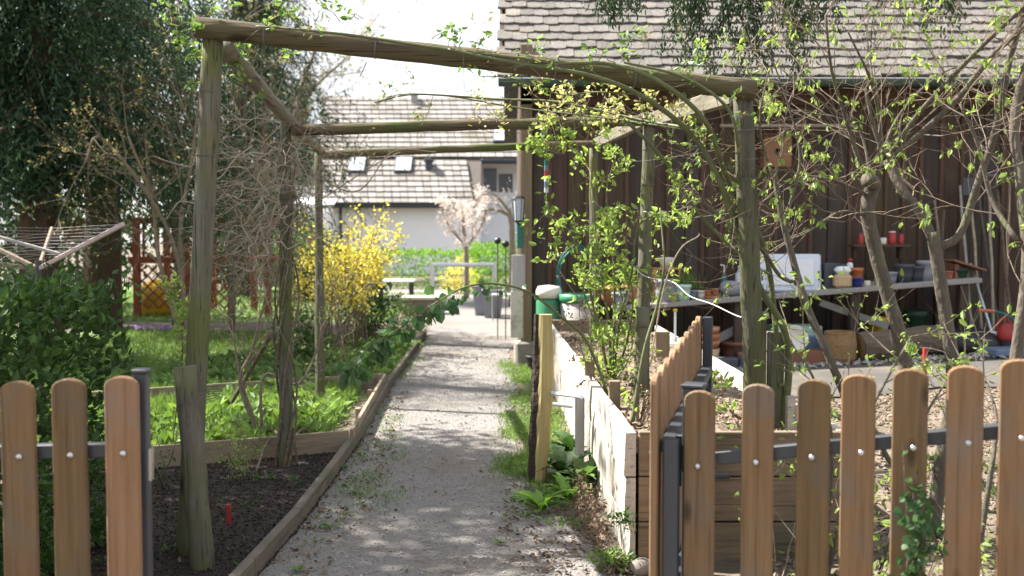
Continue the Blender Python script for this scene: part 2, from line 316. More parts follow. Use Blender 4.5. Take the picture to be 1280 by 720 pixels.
def stones(mb, P, r, flat=.6):
    P = np.asarray(P, float); n = len(P); r = np.broadcast_to(r, (n,))[:, None]
    base = np.array([[1, 0, 0], [0, 1, 0], [-1, 0, 0], [0, -1, 0], [0, 0, 1], [0, 0, -1]], float)
    a = rng.uniform(0, 6.28, n); c, s_ = np.cos(a), np.sin(a); sc_ = rng.uniform(.6, 1.4, (n, 3)); sc_[:, 2] *= flat
    V = []
    for b in base:
        q = b*sc_*rng.uniform(.8, 1.2, (n, 1)); V.append(np.stack([q[:, 0]*c-q[:, 1]*s_, q[:, 0]*s_+q[:, 1]*c, q[:, 2]+q[:, 0]*.25], 1)*r+P)
    V = np.stack(V, 1).reshape(-1, 3); k = (np.arange(n)*6)[:, None]
    Fc = np.concatenate([k+np.array([t]) for t in ([0, 1, 4], [1, 2, 4], [2, 3, 4], [3, 0, 4], [1, 0, 5], [2, 1, 5], [3, 2, 5], [0, 3, 5])], 0)
    return mb.bulk(V, Fc)
def rnd_dirs(n, z=0.0, s=1.0): 
    d = rng.normal(size=(n, 3))*s; d[:, 2] += z; return d
def pip(x, y, poly):
    ins = False; j = len(poly)-1
    for i in range(len(poly)):
        xi, yi = poly[i][:2]; xj, yj = poly[j][:2]
        if (yi > y) != (yj > y) and x < (xj-xi)*(y-yi)/(yj-yi)+xi: ins = not ins
        j = i
    return ins
def scatter(poly, n, bias=None):
    xs = [p[0] for p in poly]; ys = [p[1] for p in poly]; o = []; tries = 0
    while len(o) < n and tries < n*30:
        tries += 1
        x = random.uniform(min(xs), max(xs))
        if bias: y = min(ys)+(max(ys)-min(ys))*random.random()**bias
        else: y = random.uniform(min(ys), max(ys))
        if pip(x, y, poly): o.append((x, y, gz(x, y)))
    return np.array(o).reshape(-1, 3)
def wig(a, b, n, amp, sag=0):
    a = Vector(a); b = Vector(b); o = []
    for i in range(n+1):
        t = i/n; p = a.lerp(b, t); k = math.sin(math.pi*t)
        o.append(p+Vector([random.uniform(-amp, amp) for _ in range(3)])*(1 if 0 < i < n else 0)+Vector((0, 0, -sag*k)))
    return o
def grow(mb, p, d, length, r, depth, nodes, kids=3, curl=.35, up=.1, seg=5, spread=.8, shrink=.6, sides=5, tipr=.3):
    """recursive branch; appends (point, direction, depth) of fine twigs to nodes"""
    pts = [Vector(p)]; d = Vector(d).normalized()
    for i in range(seg):
        d = (d+Vector([random.gauss(0, curl*.35) for _ in range(3)])+Vector((0, 0, up*.3))).normalized()
        pts.append(pts[-1]+d*length/seg)
        if depth <= 1: nodes.append((pts[-1].copy(), d.copy(), depth))
    mb.tube(pts, [r, r*tipr], n=sides if depth > 0 else 3, cap=False)
    if depth > 0:
        for k in range(kids):
            t = random.uniform(.25, 1.0); i = max(1, min(seg, int(t*seg)))
            ax = Vector([random.gauss(0, 1) for _ in range(3)]).normalized()
            nd = (d+ax*spread).normalized()
            grow(mb, pts[i], nd, length*shrink*random.uniform(.6, 1.2), max(.0012, r*(1-t*(1-tipr))*.6), depth-1, nodes, kids, curl, up, seg, spread, shrink, sides, tipr)
def leafy(mb, nodes, prob, k, size, down=.3, w=.45, jitter=.01, droop=.1):
    P = []; D = []; S = []
    for p, d, dep in nodes:
        if random.random() < prob:
            for _ in range(random.randint(max(1, k-1), k+1)):
                P.append(p+Vector([random.gauss(0, jitter) for _ in range(3)])); v = d*.5+Vector([random.gauss(0, .6) for _ in range(3)])+Vector((0, 0, -down)); D.append(v); S.append(size*random.uniform(.35, 1.3))
    leaves(mb, [tuple(p) for p in P], [tuple(v) for v in D], np.array(S) if S else 1, w=w, droop=droop); return mb

# ------------------------------------------------------------------ ground
def ground():
    xs = [-150, -80, -40, -20, -12, -8, -6, -4, -2, -1, 0, .4, 1, 2, 3, 4, 6, 8, 12, 20, 40, 80, 150]
    ys = [-30, -10, -4, 0, 2, 3, 4, 6, 8, 10, 12, 13, 14, 15, 16, 20, 30, 50, 90, 160, 300]
    mb = MB(); mb.add([(x, y, gz(x, y)-.012) for y in ys for x in xs], [(j*len(xs)+i, j*len(xs)+i+1, (j+1)*len(xs)+i+1, (j+1)*len(xs)+i) for j in range(len(ys)-1) for i in range(len(xs)-1)])
    tag(mb.build('ground', M['ground']), kind='structure')
ground()
def sheet(name, poly, z, m, rough_edge=0.0, kind='structure'):
    pts = []
    n = len(poly)
    for i in range(n):
        a = Vector((*poly[i][:2], 0)); b = Vector((*poly[(i+1) % n][:2], 0)); k = max(1, int((b-a).length/.15)) if rough_edge else 1
        k = min(k, 60)
        for j in range(k):
            p = a.lerp(b, j/k); pts.append((p.x+random.uniform(-1, 1)*rough_edge, p.y+random.uniform(-1, 1)*rough_edge, z))
    mb = MB(); mb.add(pts, [tuple(range(len(pts)))]); return tag(mb.build(name, m), kind=kind)
E = [gr(322, 720), gr(378, 655), gr(425, 590), gr(455, 545), gr(488, 487), gr(520, 440), gr(534, 418)]      # path's left edge
d0 = (E[0]-E[1]).normalized(); E0 = E[0]+d0*2.2
E = [Vector((p.x, p.y, 0)) for p in E]
path_poly = [tuple(E0)[:2]]+[tuple(p)[:2] for p in E]+[(-1.55, 20), (-4.5, 21), (-4.5, 30), (4, 30), (0.4, 20), (-.05, 12), (.05, 9), (-.02, 7), (.12, 6), (.25, 5), (.42, 4.2), (.48, 3), (.5, 1)]
sheet('path', path_poly, -.004, M['gravel'], .03)
lawn_poly = [(-14, 9.2), (-1.42, 9.2), (-1.25, 11), (-1.3, 13.5), (-3, 15.2), (-14, 15.2)]
sheet('lawn', lawn_poly, -.004, M['lawn'])
sheet('far_lawn', [(-14, 17), (-2.2, 17), (-2.0, 30), (-14, 30)], -.005, M['lawn'])
soil_poly = [(-1.9, 2.2), tuple(E0)[:2]]+[tuple(p)[:2] for p in E[:4]]+[(E[3].x-.05, 6.52), (-2.9, 6.25), (-2.9, 2.2)]
sheet('soil', soil_poly, -.001, M['soil'])
def yard():
    mb = MB(); xs = [.6+i*.5 for i in range(20)]; ys = [8.2, 9, 10, 11, 11.6]
    mb.add([(x+random.uniform(-.1, .1), y+(random.uniform(-.15, .15) if y < 9 else 0), gz(x, y)+.006) for y in ys for x in xs], [(j*20+i, j*20+i+1, (j+1)*20+i+1, (j+1)*20+i) for j in range(4) for i in range(19)])
    tag(mb.build('yard', M['yard']), kind='structure')
yard()

# ground scatter (uncountable)
near_path = [p for p in path_poly if p[1] < 13]+[(-1.4, 14), (-.2, 14)]
near_path = [tuple(E0)[:2]]+[tuple(p)[:2] for p in E]+[(-1.3, 14.5), (0, 14.5), (-.05, 12), (.05, 9), (.3, 7), (.45, 5), (.5, 4.2), (.5, 1)]
mb = MB(); P = scatter(near_path, 22000, 1.7); P[:, 2] += .0005
stones(mb, P, rng.uniform(.002, .0065, len(P))); tag(mb.build('loose_gravel', M['pebble']), 'small grey stones of loose gravel covering the garden path', 'gravel', kind='stuff')
mb = MB(); P = scatter(soil_poly, 15000); P[:, 2] += .003
stones(mb, P, rng.uniform(.002, .009, len(P)), .8); tag(mb.build('mulch', M['clod']), 'dark crumbly mulch on the bed left of the path', 'mulch', kind='stuff')

mb = MB(); P = scatter([(.9, 2.6), (3.6, 2.4), (5, 8.2), (1.5, 8.2)], 9000); P[:, 2] += -.006
stones(mb, P, rng.uniform(.004, .02, len(P)), .8); tag(mb.build('dry_earth', M['soilclod']), 'dry crumbly earth behind the right picket fence', 'earth', kind='stuff')
# grass blades and weeds
bed2 = [(-1.38, 9.0), (-1.30, 6.7), (-4.2, 6.45), (-4.6, 9.0)]
mb = MB(); P = scatter(lawn_poly, 42000); P = P[(P[:, 0] > -6)]; blades(mb, P, .06, .006)
P = scatter([(-14, 17), (-2.2, 17), (-2.0, 26), (-14, 26)], 9000); blades(mb, P, .09, .012)
P = scatter(bed2, 16000); blades(mb, P, .12, .004)
tag(mb.build('lawn_grass', M['grass']), 'short green grass of the lawn left of the path', 'grass', kind='stuff')
strip = [(.12, 5.3), (.48, 5.2), (.38, 9.9), (.35, 11.0), (-.1, 11.5), (.05, 9), (-.08, 7), (.0, 6)]
mb = MB(); cl = scatter(strip, 60)
cl = np.concatenate([cl, scatter([(-.02, 5.8), (.3, 5.6), (.25, 8), (-.05, 8)], 30)])
for c in cl:
    n = random.randint(60, 190); q = np.array([[c[0]+random.gauss(0, .06), c[1]+random.gauss(0, .12), 0] for _ in range(n)]); blades(mb, q, random.uniform(.02, .05), .003, .8)
cl = scatter([(-.9, 5), (-1.1, 7.5), (-1.3, 10), (-1.15, 12), (-.95, 12), (-1.1, 9), (-.8, 7), (-.55, 5)], 46)
for c in cl:
    n = random.randint(20, 70); q = np.array([[c[0]+random.gauss(0, .05), c[1]+random.gauss(0, .1), 0] for _ in range(n)]); blades(mb, q, random.uniform(.012, .026), .003, 1.2)
tag(mb.build('path_grass', M['grass']), 'tufts of grass growing through the gravel along both path edges', 'grass', kind='stuff')
def weeds(poly, n, m, size, label, spread=.05, k=16, up=.7, name='weeds', zoff=0, cat='weeds', w=.5):
    mb = MB(); P = []; D = []; S = []
    for c in scatter(poly, n):
        sz = size*random.uniform(.5, 1.3)
        for _ in range(k):
            a = random.uniform(0, 6.28); rr = abs(random.gauss(0, spread)); P.append((c[0]+rr*math.cos(a), c[1]+rr*math.sin(a), c[2]+zoff+random.uniform(0, sz*.8)))
            D.append((math.cos(a), math.sin(a), random.uniform(.1, up*2))); S.append(sz*random.uniform(.5, 1.1))
    leaves(mb, P, D, np.array(S), w=w, droop=.2); return tag(mb.build(name, m), label, cat, kind='stuff')
weeds(bed2, 900, M['weed'], .036, 'low leafy weeds filling the boarded bed beside the pergola', .09, 20)
weeds([(-1.42, 9.4), (-1.2, 13.5), (-2.6, 14.2), (-3.6, 11), (-3.4, 9.3)], 500, M['weed'], .08, 'green ground cover along the lawn edge near the yellow shrub', .1, 16, name='ground_cover', cat='ground cover')
weeds([(-1.42, 9.3), (-2.2, 9.3), (-2.9, 6.6), (-1.3, 6.6)], 200, M['grass'], .10, 'taller weeds near the boards at the path side', .06, 14, name='tall_weeds')
weeds([(-.0, 4.9), (.46, 4.6), (.36, 8), (.3, 11), (-.02, 11), (-.05, 7)], 110, M['weed'], .035, 'small leafy weeds along the foot of the raised bed', .05, 12, .5, name='edge_weeds')
weeds([(-.95, 4.4), (-.75, 4.4), (-.95, 6.6), (-1.2, 8.5), (-1.3, 8.5), (-1.15, 6.4)], 34, M['weed'], .022, 'tiny weeds at the foot of the timber edging', .04, 10, .4, name='edging_weeds')
weeds(soil_poly, 60, M['darkweed'], .035, 'tiny seedlings in the dark soil', .03, 9, .4, name='seedlings', cat='seedlings')
weeds([(.9, 3.1), (3.2, 2.9), (3.6, 6), (1.5, 6)], 150, M['lime'], .045, 'young green weeds behind the picket fence', .07, 10, name='fence_weeds')
# dead leaves
mb = MB(); P = scatter([(E[0].x, E[0].y), (E[2].x, E[2].y), (E[4].x, E[4].y), (E[4].x+.18, E[4].y), (E[2].x+.3, E[2].y), (E[0].x+.3, E[0].y-.3)], 420)
Q = scatter([(.05, 4.0), (.5, 3.8), (.45, 6), (.1, 6.5), (-.1, 5)], 650); T = scatter(near_path, 260); U = scatter(soil_poly, 130)
W = scatter([(.9, 3.0), (3.6, 2.8), (4, 8), (1.5, 8)], 1100)
P = np.concatenate([P, Q, T, U, W]); P[:, 2] += .006; D = rnd_dirs(len(P)); D[:, 2] *= .25
leaves(mb, P, D, rng.uniform(.012, .034, len(P)), w=.6, fold=.4, droop=.3, flat=.4)
tag(mb.build('fallen_leaves', M['deadleaf']), 'dry brown fallen leaves scattered along the path edges', 'leaves', kind='stuff')
mb = MB()
for _ in range(150):
    p = scatter(near_path, 1)[0]; a = random.uniform(0, 6.28); l_ = random.uniform(.03, .12)
    mb.tube(wig((p[0], p[1], .007), (p[0]+l_*math.cos(a), p[1]+l_*math.sin(a), .008), 3, .004), .0015, 4)
tag(mb.build('fallen_twigs', M['twig']), 'thin broken twigs lying on the gravel path', 'twigs', kind='stuff')

# ------------------------------------------------------------------ edging + boards
t = thing('timber_edging', 'long weathered timber edging along the left side of the gravel path', 'edging', tuple(E[0]))
seq = [Vector((E0.x, E0.y, 0))]+E
for i in range(len(seq)-1):
    a, b = seq[i], seq[i+1]; g = (b-a).normalized()*.002
    sub(MB().bar(a+g+Vector((-.03, 0, .025)), b-g+Vector((-.03, 0, .025)), .045, .11, bev=.006), 'board', M['edging'], t)
A0 = gr(185, 585); A1 = gr(436, 563); A2 = gr(480, 484); A3 = gr(150, 507)
for A in (A0, A1, A2, A3): A.z = 0
A0 = A1+(A0-A1)*1.5; A3 = A2+(A3-A2)*1.4
t = thing('bed_border', 'brown board frame around the weedy bed with an open corner by the path', 'bed border', tuple(A1))
up = Vector((0, 0, .06))
for a, b in ((A0, A1), (A1+Vector((.014, .03, 0)), A2+Vector((.014, -.03, 0))), (A2, A3)):
    sub(MB().bar(a+up, b+up, .026, .15, bev=.003), 'board', M['border'], t)
for f_ in (.3, .62, .97):
    p = A1.lerp(A2, f_)+Vector((-.03, 0, .06)); sub(MB().box(p, (.04, .04, .16), bev=.004), 'peg', M['border'], t)

# ------------------------------------------------------------------ picket fences
def picket_mb(base, topz, ang, w=.092, th=.022):
    """rounded-top picket whose broad face looks along -Y rotated by ang"""
    prof = [(-w/2, base.z), (w/2, base.z)]; rt = .028
    for k in range(9):
        a = math.pi*k/8; prof.append((w/2*math.cos(a), topz-rt+rt*math.sin(a)))
    rot = Matrix.Rotation(ang, 3, 'Z'); b = .0035; vs = []
    for yy, ins in ((-th/2, b), (-th/2+b, 0), (th/2-b, 0), (th/2, b)):
        for x, z in prof:
            s_ = (w/2-ins)/(w/2); v = rot @ Vector((x*s_, yy, 0)); vs.append((base.x+v.x, base.y+v.y, z-(ins if z > topz-.1 else 0)))
    n = len(prof); mb = MB()
    fs = [tuple(range(n)), tuple(range(4*n-1, 3*n-1, -1))]
    for L_ in range(3): fs += [(L_*n+k, (L_+1)*n+k, (L_+1)*n+(k+1) % n, L_*n+(k+1) % n) for k in range(n)]
    mb.add(vs, fs); return mb
def bolt_mb(c, nrm, r=.0095):
    nrm = Vector(nrm).normalized(); mb = MB(); pts = [c, c+nrm*.002, c+nrm*.005, c+nrm*.0075, c+nrm*.0085]
    return mb.tube(pts, [r*1.05, r*1.05, r*.85, r*.5, r*.1], 12)
def metal_post(t, c, topz, s=.045, ang=0, base=-.1):
    sub(MB().box((c.x, c.y, (topz+base)/2), (s, s, topz-base), ang, .003), 'post', M['greymetal'], t)
    sub(MB().box((c.x, c.y, topz+.006), (s+.01, s+.01, .012), ang, .003), 'cap', M['greymetal'], t)

# left run
YL = 2.73; p0 = at(22, 476, YL); t = thing('picket_fence', 'short run of brown picket fence at the left in front of the hedge', 'fence', (p0.x, p0.y, 0))
pitch = (at(86, 473, YL)-p0)
for i, px in enumerate((152, 86, 22)):
    c = at(px, 470+3*i, YL); o = sub(picket_mb(Vector((c.x, c.y, .05)), c.z, 0), 'picket', M['picket'], t, False)
    bc = at(px+2, 567+2*i, YL-.011); sub(bolt_mb(Vector((bc.x, c.y-.011, bc.z)), (0, -1, 0)), 'bolt', M['steel'], o, True)
for k in range(1, 5):
    c = p0-pitch*k; o = sub(picket_mb(Vector((c.x, c.y, .05)), c.z, 0), 'picket', M['picket'], t)
    sub(bolt_mb(Vector((c.x, c.y-.011, c.z-.2)), (0, -1, 0)), 'bolt', M['steel'], o, True)
ra = at(-300, 572, YL+.03); rb = at(170, 561, YL+.03)
sub(MB().bar(ra, rb, .03, .04, bev=.003), 'rail', M['greymetal'], t)
sub(MB().bar(ra-Vector((0, 0, .62)), rb-Vector((0, 0, .62)), .03, .04, bev=.003), 'rail', M['greymetal'], t)
c = at(177, 466, YL+.04); metal_post(t, c, c.z, .035)
sub(MB().bar(at(184, 560, YL+.04), at(184, 600, YL+.04), .02, .03), 'latch_plate', M['steel'], t)

# right run
pk = [(875, 488, 2.97), (948, 480, 2.91), (1018, 474, 2.85), (1080, 468, 2.79), (1145, 461, 2.73), (1214, 457, 2.68), (1281, 449, 2.62), (1350, 443, 2.57), (1420, 437, 2.52), (1492, 430, 2.47)]
pp = [at(*q) for q in pk]; fd = (pp[7]-pp[0]); fang = math.atan2(fd.y, fd.x)
t = thing('picket_fence', 'long run of brown picket fence at the right with ivy climbing it', 'fence', (pp[0].x, pp[0].y, 0))
nrm = Vector((math.sin(fang), -math.cos(fang), 0))
tilt = [.0, .0, -.012, .0, .01, -.004, 0, 0, 0, 0]
for i, c in enumerate(pp):
    o = sub(picket_mb(Vector((c.x+(-.014 if i > 2 else 0), c.y, .02+.1*i/9)), c.z, fang), 'picket', M['picket'], t)
    by = [582, 577, 571, 565, 559, 553, 547, 541, 535, 529][i]; bc = at(pk[i][0]-1, by, c.y)
    sub(bolt_mb(Vector((c.x-.003, c.y, bc.z))+nrm*.011, nrm), 'bolt', M['steel'], o, True)
ra = at(895, 572, 2.985); rb = at(1500, 516, 2.50)
sub(MB().bar(ra, rb, .03, .04, bev=.003), 'rail', M['greymetal'], t)
sub(MB().bar(ra-Vector((0, 0, .6)), rb-Vector((0, 0, .6)), .03, .04, bev=.003), 'rail', M['greymetal'], t)
c = at(868, 484, 3.03); metal_post(t, c, c.z, .06, fang)

# gate swung open into the garden
G0 = Vector((.435, 2.99, 0)); G1 = Vector((.79, 4.2, 0)); gd = (G1-G0).normalized(); gang = math.atan2(gd.y, gd.x); gn = Vector((-gd.y, gd.x, 0))
t = thing('garden_gate', 'brown picket gate swung open beside the raised bed', 'gate', tuple(G0))
zt0 = at(828, 467, 2.99).z; zt1 = at(868, 395, 4.2).z
for k in range(10):
    f_ = k/9; c = G0.lerp(G1, f_); o = sub(picket_mb(Vector((c.x, c.y, .07)), zt0+(zt1-zt0)*f_, gang), 'picket', M['gatewood'], t)
    sub(bolt_mb(Vector((c.x, c.y, zt0-.24))+gn*.011, gn), 'bolt', M['steel'], o, True)
off = -gn*.036
for z in (zt0-.22, .25): sub(MB().bar(G0+off+Vector((0, 0, z)), G1+off+Vector((0, 0, z+(zt1-zt0)*.9)), .04, .04, bev=.003), 'rail', M['greymetal'], t)
sub(MB().box(G0+off*1.35+gd*(-.0)+Vector((0, 0, .44)), (.045, .045, .72), gang, .003), 'frame_upright', M['greymetal'], t)
sub(MB().box(G1+off+gd*(.02)+Vector((0, 0, .6)), (.04, .04, .95), gang, .003), 'frame_upright', M['greymetal'], t)
hp = at(905, 595, 3.05); sub(MB().tube([hp+Vector((-.09, 0, 0)), hp+Vector((.015, 0, 0))], .009, 10), 'hinge_pin', M['greymetal'], t)
sub(MB().box(hp+Vector((-.12, 0, .05)), (.06, .04, .16), fang, .003), 'hinge', M['greymetal'], t)

# ------------------------------------------------------------------ pergola
def log_mb(a, b, r0, r1, n=14, seg=14, amp=.006):
    a = Vector(a); b = Vector(b); pts = wig(a, b, seg, amp*.5); return MB().tube(pts, [r0, r1], n, True, .015)
PL = [(at(266, 48, 4.32), gr(233, 690)), (at(357, 158, 6.45), gr(357, 583)), (at(398, 192, 8.7), gr(400, 507))]
PR = [(at(928, 112, 4.42), Vector((1.16, 4.62, .3))), (at(812, 152, 6.35), Vector((at(803, 500, 6.0).x, 6.15, .3))), (at(742, 182, 8.7), Vector((.72, 8.7, .3)))]
t = thing('pergola', 'rustic round log pergola spanning the gravel path', 'pergola', (0, 6.4, 0))
rad = [(.043, .050), (.036, .043), (.034, .040)]; radR = [(.043, .052), (.038, .047), (.036, .043)]
for (tp, bs), (r0, r1) in list(zip(PL, rad))+list(zip(PR, radR)):
    o = sub(log_mb(bs-Vector((0, 0, .1)), tp, r1, r0), 'post', M['post'], t, True)
    for q in (.78, .9):
        c = bs.lerp(tp, q); sub(MB().tube([c, c+(tp-bs).normalized()*.004], r1+(r0-r1)*q+.003, 14), 'binding', M['twine'], o)
b1a = at(244, 34, 4.28); b1b = at(943, 113, 4.38)
sub(log_mb(b1a, b1b, .045, .044, 14, 22, .006), 'beam', M['beam'], t, True)
sub(log_mb(at(366, 163, 6.4), at(880, 148, 6.3), .036, .034, 12, 18, .008), 'beam', M['beam'], t, True)
sub(log_mb(at(400, 193, 8.65), at(760, 179, 8.65), .034, .032, 12, 16, .009), 'beam', M['beam'], t, True)
dz = Vector((0, 0, .06))
sub(log_mb(at(282, 62, 4.4), at(366, 156, 6.5), .040, .038), 'side_beam', M['sidebeam'], t, True)
sub(log_mb(at(366, 156, 6.55), at(402, 190, 8.9), .038, .036), 'side_beam', M['sidebeam'], t, True)
sub(MB().bar(at(918, 118, 4.5), at(815, 150, 6.5), .045, .09, bev=.006), 'side_beam', M['sidebeam'], t)
sub(MB().bar(at(808, 149, 6.55), at(744, 180, 8.8), .045, .09, bev=.006), 'side_beam', M['sidebeam'], t)
for px, r_ in ((466, .0475), (640, .0475), (690, .0475), (790, .0475), (330, .0475)):
    f_ = (px-244)/(943-244); c = b1a.lerp(b1b, f_); dr = (b1b-b1a).normalized(); sub(MB().tube([c-dr*.004, c+dr*.004], r_, 14), 'binding', M['twine'], t)
c = at(458, 78, 4.3); sub(MB().tube([c, at(450, 96, 4.26)], [.003, .002], 6), 'wire_end', M['twine'], t)
# stake tied to the front left post
s0 = gr(256, 709); s1 = at(231, 458, s0.y+.02)
t = thing('stake', 'thick short grey stake leaning on the front left pergola post', 'stake', tuple(s0))
sub(log_mb(s0-Vector((0, 0, .08)), s1, .050, .046, 14, 10), 'log', M['post'], t, True)
mb = MB()
for k in range(5):
    z = at(240, 492+k*3, s0.y).z; cx = at(243, 490, s0.y); pts = []
    for a in range(17):
        q = a/16*2*math.pi; pts.append((cx.x+.085*math.cos(q), cx.y+.06+.12*math.sin(q), z+.012*math.cos(q)+random.uniform(-.003, .003)))
    mb.tube(pts, .0016, 5)
sub(mb, 'binding_wire', M['twine'], t)
# short stake tied to the middle right post
c0 = at(803, 492, 5.98); c1 = at(804, 384, 5.98)
t = thing('stake', 'short round stake wired to the middle right pergola post', 'stake', tuple(c0))
sub(log_mb(c0-Vector((0, 0, .1)), c1, .042, .041, 14, 6), 'log', M['post'], t, True)
mb = MB(); z = at(803, 408, 5.98)
for k in range(3): mb.tube([(z.x+.05*math.cos(a/12*6.283), z.y+.05*math.sin(a/12*6.283), z.z+k*.005+.003*math.sin(a)) for a in range(13)], .002, 5)
sub(mb, 'binding_wire', M['twine'], t)
for (x_, yt, yb, Y_, w_, lab, mm) in ((968, 414, 500, 4.75, .05, 'mossy square cut stake right of the front right pergola post', 'post'), (951, 398, 470, 4.72, .03, 'narrow brown stake close against the front right pergola post', 'bark')):
    a = at(x_, yt, Y_); o = MB().box((a.x, a.y, (a.z+.3)/2), (w_*1.7, w_, a.z-.3), .2, .006).build('stake', M[mm], origin=(a.x, a.y, .3)); tag(o, lab, 'stake')
# trellis strings
mb = MB(); mb.tube(cat_rom([at(770, 206, 5.7), at(783, 202, 5.6), at(815, 200, 5.4), at(905, 186, 4.5)]), .0012, 5); tag(mb.build('string', M['twine']), 'thin white string between the right pergola posts, higher up', 'string')
mb = MB(); mb.tube(cat_rom([at(790, 332, 6.1), at(808, 346, 6), at(840, 352, 5.8), at(862, 370, 5.6), at(890, 380, 5.3), at(922, 395, 4.8), at(936, 396, 4.66)]), .0024, 6)
tag(mb.build('string', M['twinewhite']), 'kinked white cord sagging from the middle right post to the front right post', 'string')
mb = MB(); mb.tube(cat_rom([at(803, 264, 6.1), at(850, 272, 5.8), at(900, 268, 5.2), at(940, 262, 4.55)]), .0014, 6)
tag(mb.build('string', M['steel']), 'thin wire at mid height between the middle and front right posts', 'wire')

# ------------------------------------------------------------------ raised bed
C1 = at(789, 537, 4.3); ZT = C1.z
BL0 = Vector((C1.x, C1.y, 0)); BL1 = Vector((.37, 10.3, 0)); BR0 = Vector((1.44, 4.3, 0)); BR1 = Vector((1.40, 9.6, 0))
t = thing('raised_bed', 'long raised timber planter bed with pale sunlit side planks and brown front', 'raised bed', tuple(BL0))
ph = (ZT+.02)/3
for k in range(3):
    zc = -.02+ph*(k+.5); 
    sub(MB().bar(BL0+Vector((.03, -.022, zc)), BR0+Vector((.03, -.022, zc)), .036, ph-.006, bev=.004), 'front_plank', M['bedfront'], t)
    # side: warped planks in lengths
    mb = MB(); N = 26; vs = []; bow = (.0, .012, .02)[k]; oz = (-.012, 0, .008)[k]
    a = BL0+Vector((.0, -.04, 0)); b = BL1
    for i in range(N+1):
        f_ = i/N; p = a.lerp(b, f_); w_ = bow*math.sin(f_*9+k*2)+random.uniform(-.003, .003)+(.018 if int(f_*4+k*.5) % 2 else 0)
        h0 = -.02+ph*k+.003; h1 = h0+ph-.008+random.uniform(-.004, .004)
        for dx, zz in ((-.02-oz-w_*.5-.006, h0), (-.02-oz-w_-.0, (h0+h1)/2), (-.018-oz-w_*.6, h1), (.016, h1), (.016, h0)): vs.append((p.x+dx, p.y, zz))
    fs = [(i*5+q, i*5+(q+1) % 5, (i+1)*5+(q+1) % 5, (i+1)*5+q) for i in range(N) for q in range(5)]+[(4, 3, 2, 1, 0), tuple(N*5+q for q in range(5))]
    mb.add(vs, fs); sub(mb, 'side_plank', M['bedside'], t)
    sub(MB().bar(BR0+Vector((.0, .0, zc)), BR1+Vector((0, 0, zc)), .036, ph-.006, bev=.004), 'side_plank', M['bedside'], t)
    sub(MB().bar(BL1+Vector((.02, .02, zc)), BR1+Vector((0, .70, zc)), .036, ph-.006, bev=.004), 'back_plank', M['bedfront'], t)
mb = MB(); n = 30; m_ = 10; vs = []
for j in range(n+1):
    for i in range(m_+1):
        y = 4.31+(9.6-4.31)*j/n; xl = BL0.x+(BL1.x-BL0.x)*(y-4.3)/6+.02; x = xl+(1.40-xl)*i/m_
        vs.append((x, y, ZT-.09+random.uniform(-.02, .02)+.03*math.sin(x*7+y*3)))
mb.add(vs, [(j*(m_+1)+i, j*(m_+1)+i+1, (j+1)*(m_+1)+i+1, (j+1)*(m_+1)+i) for j in range(n) for i in range(m_)])
sub(mb, 'soil_fill', M['bedsoil'], t)
for (x_, y_, Y_) in ((768, 478, 5.2), (737, 450, 6.1), (828, 416, 7.6)):
    a = at(x_, y_, Y_); sub(MB().box((a.x, a.y, a.z-.12), (.06 if x_ < 800 else .11, .05, .26), 0, .004), 'corner_post', M['rawpost'], t)
for px_, py_, Y_ in ((988, 508, 4.7), (1000, 520, 4.5)): a = at(px_, py_, Y_); sub(MB().box((a.x, a.y, a.z-.1), (.04, .05, .3), 0, .004), 'corner_post', M['bedside'], t)
bed_poly = [(.55, 4.35), (1.38, 4.35), (1.35, 9.4), (.42, 9.6)]
mb = MB(); P = scatter(bed_poly, 3500, 1.3); P[:, 2] = ZT-.075; stones(mb, P, rng.uniform(.004, .017, len(P)), .8)
tag(mb.build('soil_crumbs', M['soilclod']), 'dry soil crumbs and debris on top of the raised bed', 'soil', kind='stuff')
mb = MB(); P = scatter(bed_poly, 500, 1.3); P[:, 2] = ZT-.06; D = rnd_dirs(len(P), .3); leaves(mb, P, D, rng.uniform(.02, .05, len(P)), w=.5, fold=.4)
tag(mb.build('bed_leaves', M['deadleaf']), 'dry leaves lying on the raised bed soil', 'leaves', kind='stuff')

# split log, pipes and board by the raised bed
b0 = gr(672, 602); tp = at(680, 393, b0.y)
t = thing('split_post', 'yellow split log post standing on the path beside the raised bed', 'post', tuple(b0))
pts = cat_rom([b0+Vector((0, 0, -.05)), b0.lerp(tp, .3)+Vector((.008, 0, 0)), b0.lerp(tp, .6)+Vector((.012, 0, 0)), tp], 5)
mb = MB(); mb.tube([p+Vector((.008, 0, 0)) for p in pts], [.040, .046, .050, .040], 9, True, .06); sub(mb, 'wood', M['endgrain'], t, False)
mb = MB(); mb.tube([p+Vector((-.026, .012, 0)) for p in pts], [.036, .04, .042, .03], 8, True, .12); sub(mb, 'bark', M['darkbark'], t, False)
for k, (pa, pb, Y_, lab) in enumerate((((688, 491), (727, 496), 5.7, 'topmost white pipe between the split post and the raised bed'), ((687, 505), (716, 508), 5.95, 'middle white pipe, second below the top of the split post'), ((684, 588), (722, 590), 5.75, 'lowest white pipe low down between split post and raised bed'))):
    a = at(*pa, Y_); b = at(*pb, Y_-.25*(k == 0)); o = MB().tube([a, b], .012, 12).build('pipe', M['whiteplastic'], origin=tuple(a), smooth=False); tag(o, lab, 'pipe', 'white pipes at the raised bed')
a = at(727, 497, 5.62); o = MB().box((a.x-.01, a.y, a.z/2+.09), (.055, .02, a.z-.18), .5, .002).build('board', M['greyvert'], origin=(a.x, a.y, .1)); tag(o, 'grey upright board leaning by the raised bed side', 'board')
